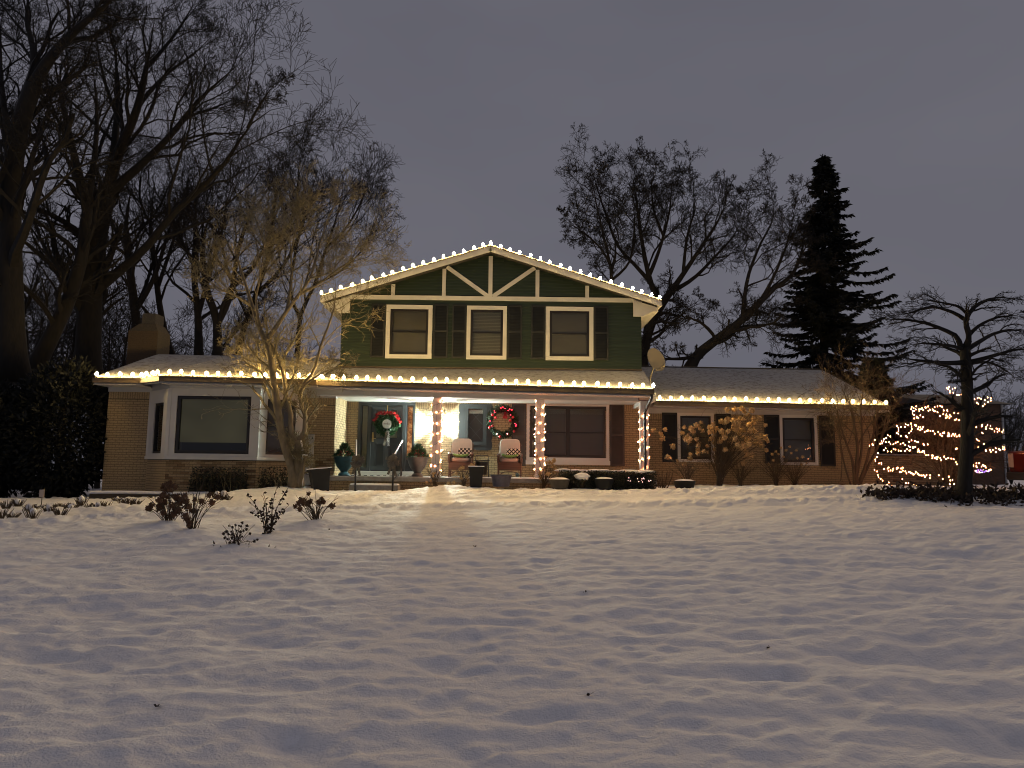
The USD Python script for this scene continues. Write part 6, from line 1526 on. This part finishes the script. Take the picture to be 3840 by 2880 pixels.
t, S, rg = fg((1562, 572), [(1430, 385), (1600, 345), (1685, 385), (1575, 300), (1520, 340)], "dark leafy-stemmed dead perennial behind the coneflowers", "seed", .02, 205, name="dead_perennial", stemm="seed", extra=9, spread=.32, h=.75, r0=.006, cat="plant")
pts = S.reshape(-1, 3); pts = pts[rg.integers(0, len(pts), 260)]; t.part("leaves", cards(pts, rg.normal(0, 1, (260, 3)), .06, .035, rg), M["seed"])

# big hydrangea before the right wing
hb = np.array(az(5, 735, 1085, 21.7)); rg = np.random.default_rng(211)
hs = []
for (cx, cy, sx, sy, n) in ((560, 640, 45, 25, 7), (690, 650, 60, 30, 10), (820, 610, 70, 40, 9), (930, 600, 60, 40, 7), (1000, 680, 60, 30, 8), (1090, 720, 25, 40, 6), (870, 720, 90, 35, 12), (740, 740, 60, 40, 8), (950, 770, 60, 35, 8), (870, 800, 50, 25, 6), (620, 780, 50, 40, 6), (500, 720, 40, 30, 5), (960, 840, 30, 20, 4), (680, 830, 60, 40, 5)):
    for _ in range(n): hs.append((rg.normal(cx, sx), rg.normal(cy, sy)))
hs += [(850, 495), (910, 490), (985, 505), (960, 540), (1000, 565), (1045, 570), (790, 580), (305, 655), (270, 690), (285, 725), (365, 790), (440, 685), (470, 725), (505, 850), (500, 885), (460, 930), (925, 920), (210, 660), (325, 870)]
heads = [az(5, x, y, 21.7 + rg.normal(0, .28)) for x, y in hs]
t, S, rg = shrub("large_hydrangea", "large tan dried hydrangea before the right wing", hb, heads, "dryflower", .088, seed=211, extra=25, spread=1.0, h=1.5, r0=.010, twiggy=3)
# smaller dried shrubs against the house
for i, (k, bx, by, Y, hd, hr, sd, lb, ex) in enumerate((
    (4, 800, 1180, 19.35, [(905, 905), (880, 930), (860, 920), (830, 930), (900, 960), (920, 990), (880, 970), (800, 1000), (840, 1040), (770, 1080), (860, 1040), (900, 1030), (760, 1040), (730, 860), (820, 870)], .06, 221, "dried hydrangea at the foot of the middle post", 26),
    (3, 1520, 1310, 19.2, [(1500, 1190), (1530, 1180), (1555, 1200), (1500, 1220), (1420, 1290), (1470, 1270)], .045, 222, "small dead shrub at the foot of the left post", 18),
    (9, 760, 1215, 19.1, [(740, 850), (610, 965), (720, 1070), (830, 1040), (950, 800), (560, 1165), (460, 1175), (690, 880), (860, 1110), (905, 830)], .055, 223, "sparse dried hydrangea left of the tall black planter", 16),
    (5, 480, 1095, 21.2, [(450, 935), (400, 900), (350, 880), (520, 960)], .06, 224, "small dried hydrangea right of the right post", 30),
    (5, 1180, 1085, 21.9, [(1180, 830), (1220, 800), (1150, 850), (1260, 820), (1300, 840), (1340, 820), (1390, 870), (1120, 930), (1160, 900), (1240, 870), (1350, 880), (1290, 790), (1200, 850)], .05, 225, "brown twiggy shrub below the right wing's right window", 50),
    (5, 900, 1095, 22.0, [(925, 920), (870, 950)], .05, 226, "thin bare shrub between the right wing windows", 46),
    (5, 1330, 1100, 22.2, [(1420, 920), (1380, 930)], .04, 227, "low bare shrub left of the multi-stemmed tree", 46))):
    b = np.array(az(k, bx, by, Y)); rg = np.random.default_rng(sd)
    shrub("dried_shrub", lb, b, [az(k, x, y, Y + rg.normal(0, .1)) for x, y in hd], "dryflower", hr, seed=sd, extra=ex, spread=.6 if k == 5 else .4, h=.85 if k == 5 else .45, twiggy=5 if k == 5 else 3, r0=.006)
b = np.array(az(4, 2030, 1200, 19.8)); rg = np.random.default_rng(230)
t = Thing("stem_clump", "clump of pale bare stems at the right end of the hedge", "plant", b)
for j in range(42):
    a_ = rg.uniform(-1, 1); t.part("stem", tube([b + [a_ * .12, rg.normal(0, .06), -.05], b + [a_ * .34, rg.normal(0, .12), rg.uniform(.3, .5)]], [.006, .003], 4), M["stem"])

# clipped hedge with snow on top
h0, h1 = az(4, 945, 1200, 19.45), az(4, 1935, 1210, 19.45); hz1 = float(az(4, 1400, 1012, 19.2)[2]); hx0, hx1 = float(h0[0]), float(h1[0])
t = Thing("clipped_hedge", "low dark clipped hedge with snow along its top, right of the middle post", "hedge", ((hx0 + hx1) / 2, 19.3, .1)); rg = np.random.default_rng(240)
n = 9000
C = np.stack([rg.uniform(hx0, hx1, n), 19.32 + rg.uniform(-.30, .25, n), rg.uniform(.05, hz1, n)], 1)
sel = rg.uniform(0, 1, n) < .5; C[sel, 1] = 19.02 + rg.normal(0, .025, sel.sum()); C[:, 1] += .07 * (meshkit.fbm(C * 3, 2, 4) - .5); C[:, 2] = np.minimum(C[:, 2], hz1 - .02 + .06 * (meshkit.noise(C[:, [0, 0, 0]] * 3.3) - .5))
t.part("hedge_core", cbox(hx0 + .05, hx1 - .05, 19.1, 19.5, .0, hz1 - .08, .05), M["needle"])
t.part("leaves", cards(C, rg.normal(0, 1, (n, 3)) + [0, -.5, .2], rg.uniform(.03, .06, n), .03, rg), M["hedge"])
for j in range(44):
    x = rg.uniform(hx0 + .05, hx1 - .05); t.part("snow_clump", blob((x, 19.26 + rg.normal(0, .1), hz1 + rg.normal(0, .012)), rg.uniform(.06, .15), 1, (1.3, 1.0, .26), .4, j), M["snowcap"], smooth=True)
P_ = np.stack([np.linspace(hx0 + 1.8, hx1 - .15, 26), np.full(26, 19.0), .38 + .04 * np.sin(np.arange(26) * 1.9)], 1) + rg.normal(0, .015, (26, 3)) 
mini_string("few dim mini lights caught inside the clipped hedge", P_[rg.permutation(26)[:13]], tube(P_, .004, 4), m="dimled", sc=.7)

# snow-dusted perennials of the left bed
rg = np.random.default_rng(250)
sp = [(1080, 445), (1130, 460), (1410, 425), (2090, 430), (2060, 432), (960, 520), (900, 525), (480, 500), (580, 500), (680, 500), (750, 480), (800, 520), (270, 560), (300, 605), (560, 570), (330, 510), (120, 590), (60, 510), (160, 490), (1250, 470), (1190, 485), (650, 540), (450, 555), (20, 600), (2000, 420)]
for j, (x, y) in enumerate(sp):
    b = land(z(11, x, y)); hh = rg.uniform(.09, .22)
    t = Thing("snowy_perennial", "snow-dusted dead perennial poking from the left bed", "plant", b, "snow-dusted perennials in the left bed")
    n = 40; a_ = rg.uniform(0, 6.28, n); C = b + np.stack([np.cos(a_) * .07, np.sin(a_) * .07, np.zeros(n)], 1) * rg.uniform(0, 1.4, n)[:, None]
    E_ = C + np.stack([np.cos(a_) * .1, np.sin(a_) * .1, np.full(n, hh)], 1) * rg.uniform(.4, 1, n)[:, None]
    t.part("stems", tubes(np.stack([C, (C + E_) / 2, E_], 1), np.full((n, 3), .006), 3), M["stem"])
    if j % 3 != 2: t.part("snow_cap", blob(b + [0, 0, hh * .7], hh * .42, 1, (.8, .8, .9), .4, j), M["snowcap"], smooth=True)
for j, (k, x, y) in enumerate(((10, 1200, 185), (10, 1250, 180), (10, 1680, 175), (10, 1620, 170))):
    b = az(k, x, y, 19.3); t = Thing("dead_stalks", ("few pale dead stalks under the bay window, left pair", "tall pale stalk under the bay window", "leaning pale stalk close to the magnolia", "low pale stalk left of the magnolia")[j], "plant", b)
    for q in range(3): t.part("stalk", tube([b + [0, 0, -.1], b + [rg.normal(0, .1) - .06, rg.normal(0, .05), rg.uniform(.25, .5)]], [.007, .004], 4), M["twig"])
# low dark shrubs hugging the wall under the bay
for j, (x0, x1, lb) in enumerate(((900, 1000, "dark creeping shrub under the bay window's left part"), (1110, 1240, "dark creeping shrub under the bay window's middle"), (1430, 1600, "dark creeping shrub under the bay window's right part"))):
    a, b = az(1, x0, 1540, 19.45), az(1, x1, 1540, 19.45); n = 1500
    t = Thing("creeping_shrub", lb, "shrub", (a + b) / 2)
    C = np.stack([rg.uniform(a[0] - .15, b[0] + .15, n), 19.5 + rg.normal(0, .1, n), a[2] + np.abs(rg.normal(0, .27, n)).clip(0, .6)], 1)
    t.part("leaves", cards(C, rg.normal(0, 1, (n, 3)), .07, .035, rg), M["hedge"]); 
    S = np.stack([C[:60] * [1, 1, 0] + [0, 0, a[2] - .05], (C[:60] + C[:60] * [1, 1, 0] + [0, 0, a[2]]) / 2, C[:60]], 1); t.part("stems", tubes(S, np.full((60, 3), .006), 3), M["stem"])

# dead ground cover round the umbrella tree
rg = np.random.default_rng(260); n = 4200
C = np.stack([rg.uniform(-1.9, 2.6, n), rg.normal(0, .38, n), np.zeros(n)], 1) + [ub[0] + .2, ub[1] + .35, 0]
keep = meshkit.fbm(C * [1.1, 1.6, 1], 3, 6) > .44; C = C[keep]; n = len(C)
C[:, 2] = ground(C[:, 0], C[:, 1]) + np.abs(rg.normal(0, .10, n)).clip(0, .30)
single("ground_cover", cards(C, rg.normal(0, 1, (n, 3)) + [0, 0, .3], rg.uniform(.07, .15, n), .06, rg), M["seed"], "dead dark ground cover round the umbrella tree's foot", "ground cover", kind="stuff")
# scattered dead leaves on the snow
for j, (s, t_) in enumerate(((1782, 2052), (2192, 2226), (2205, 2612), (2880, 2435), (596, 2655), (1235, 1990))):
    b = land((s, t_), True); v, f = cards(np.array([b + [0, 0, .012], b + [.01, .01, .008], b + [-.01, .005, .006]]), rg.normal(0, 1, (3, 3)) * [1, 1, .4] + [0, 0, .2], .035, .02, rg)
    single("fallen_leaf", (v, f), M["seed"], "curled dead leaf lying on the snow", "leaf", "dead leaves scattered on the lawn")
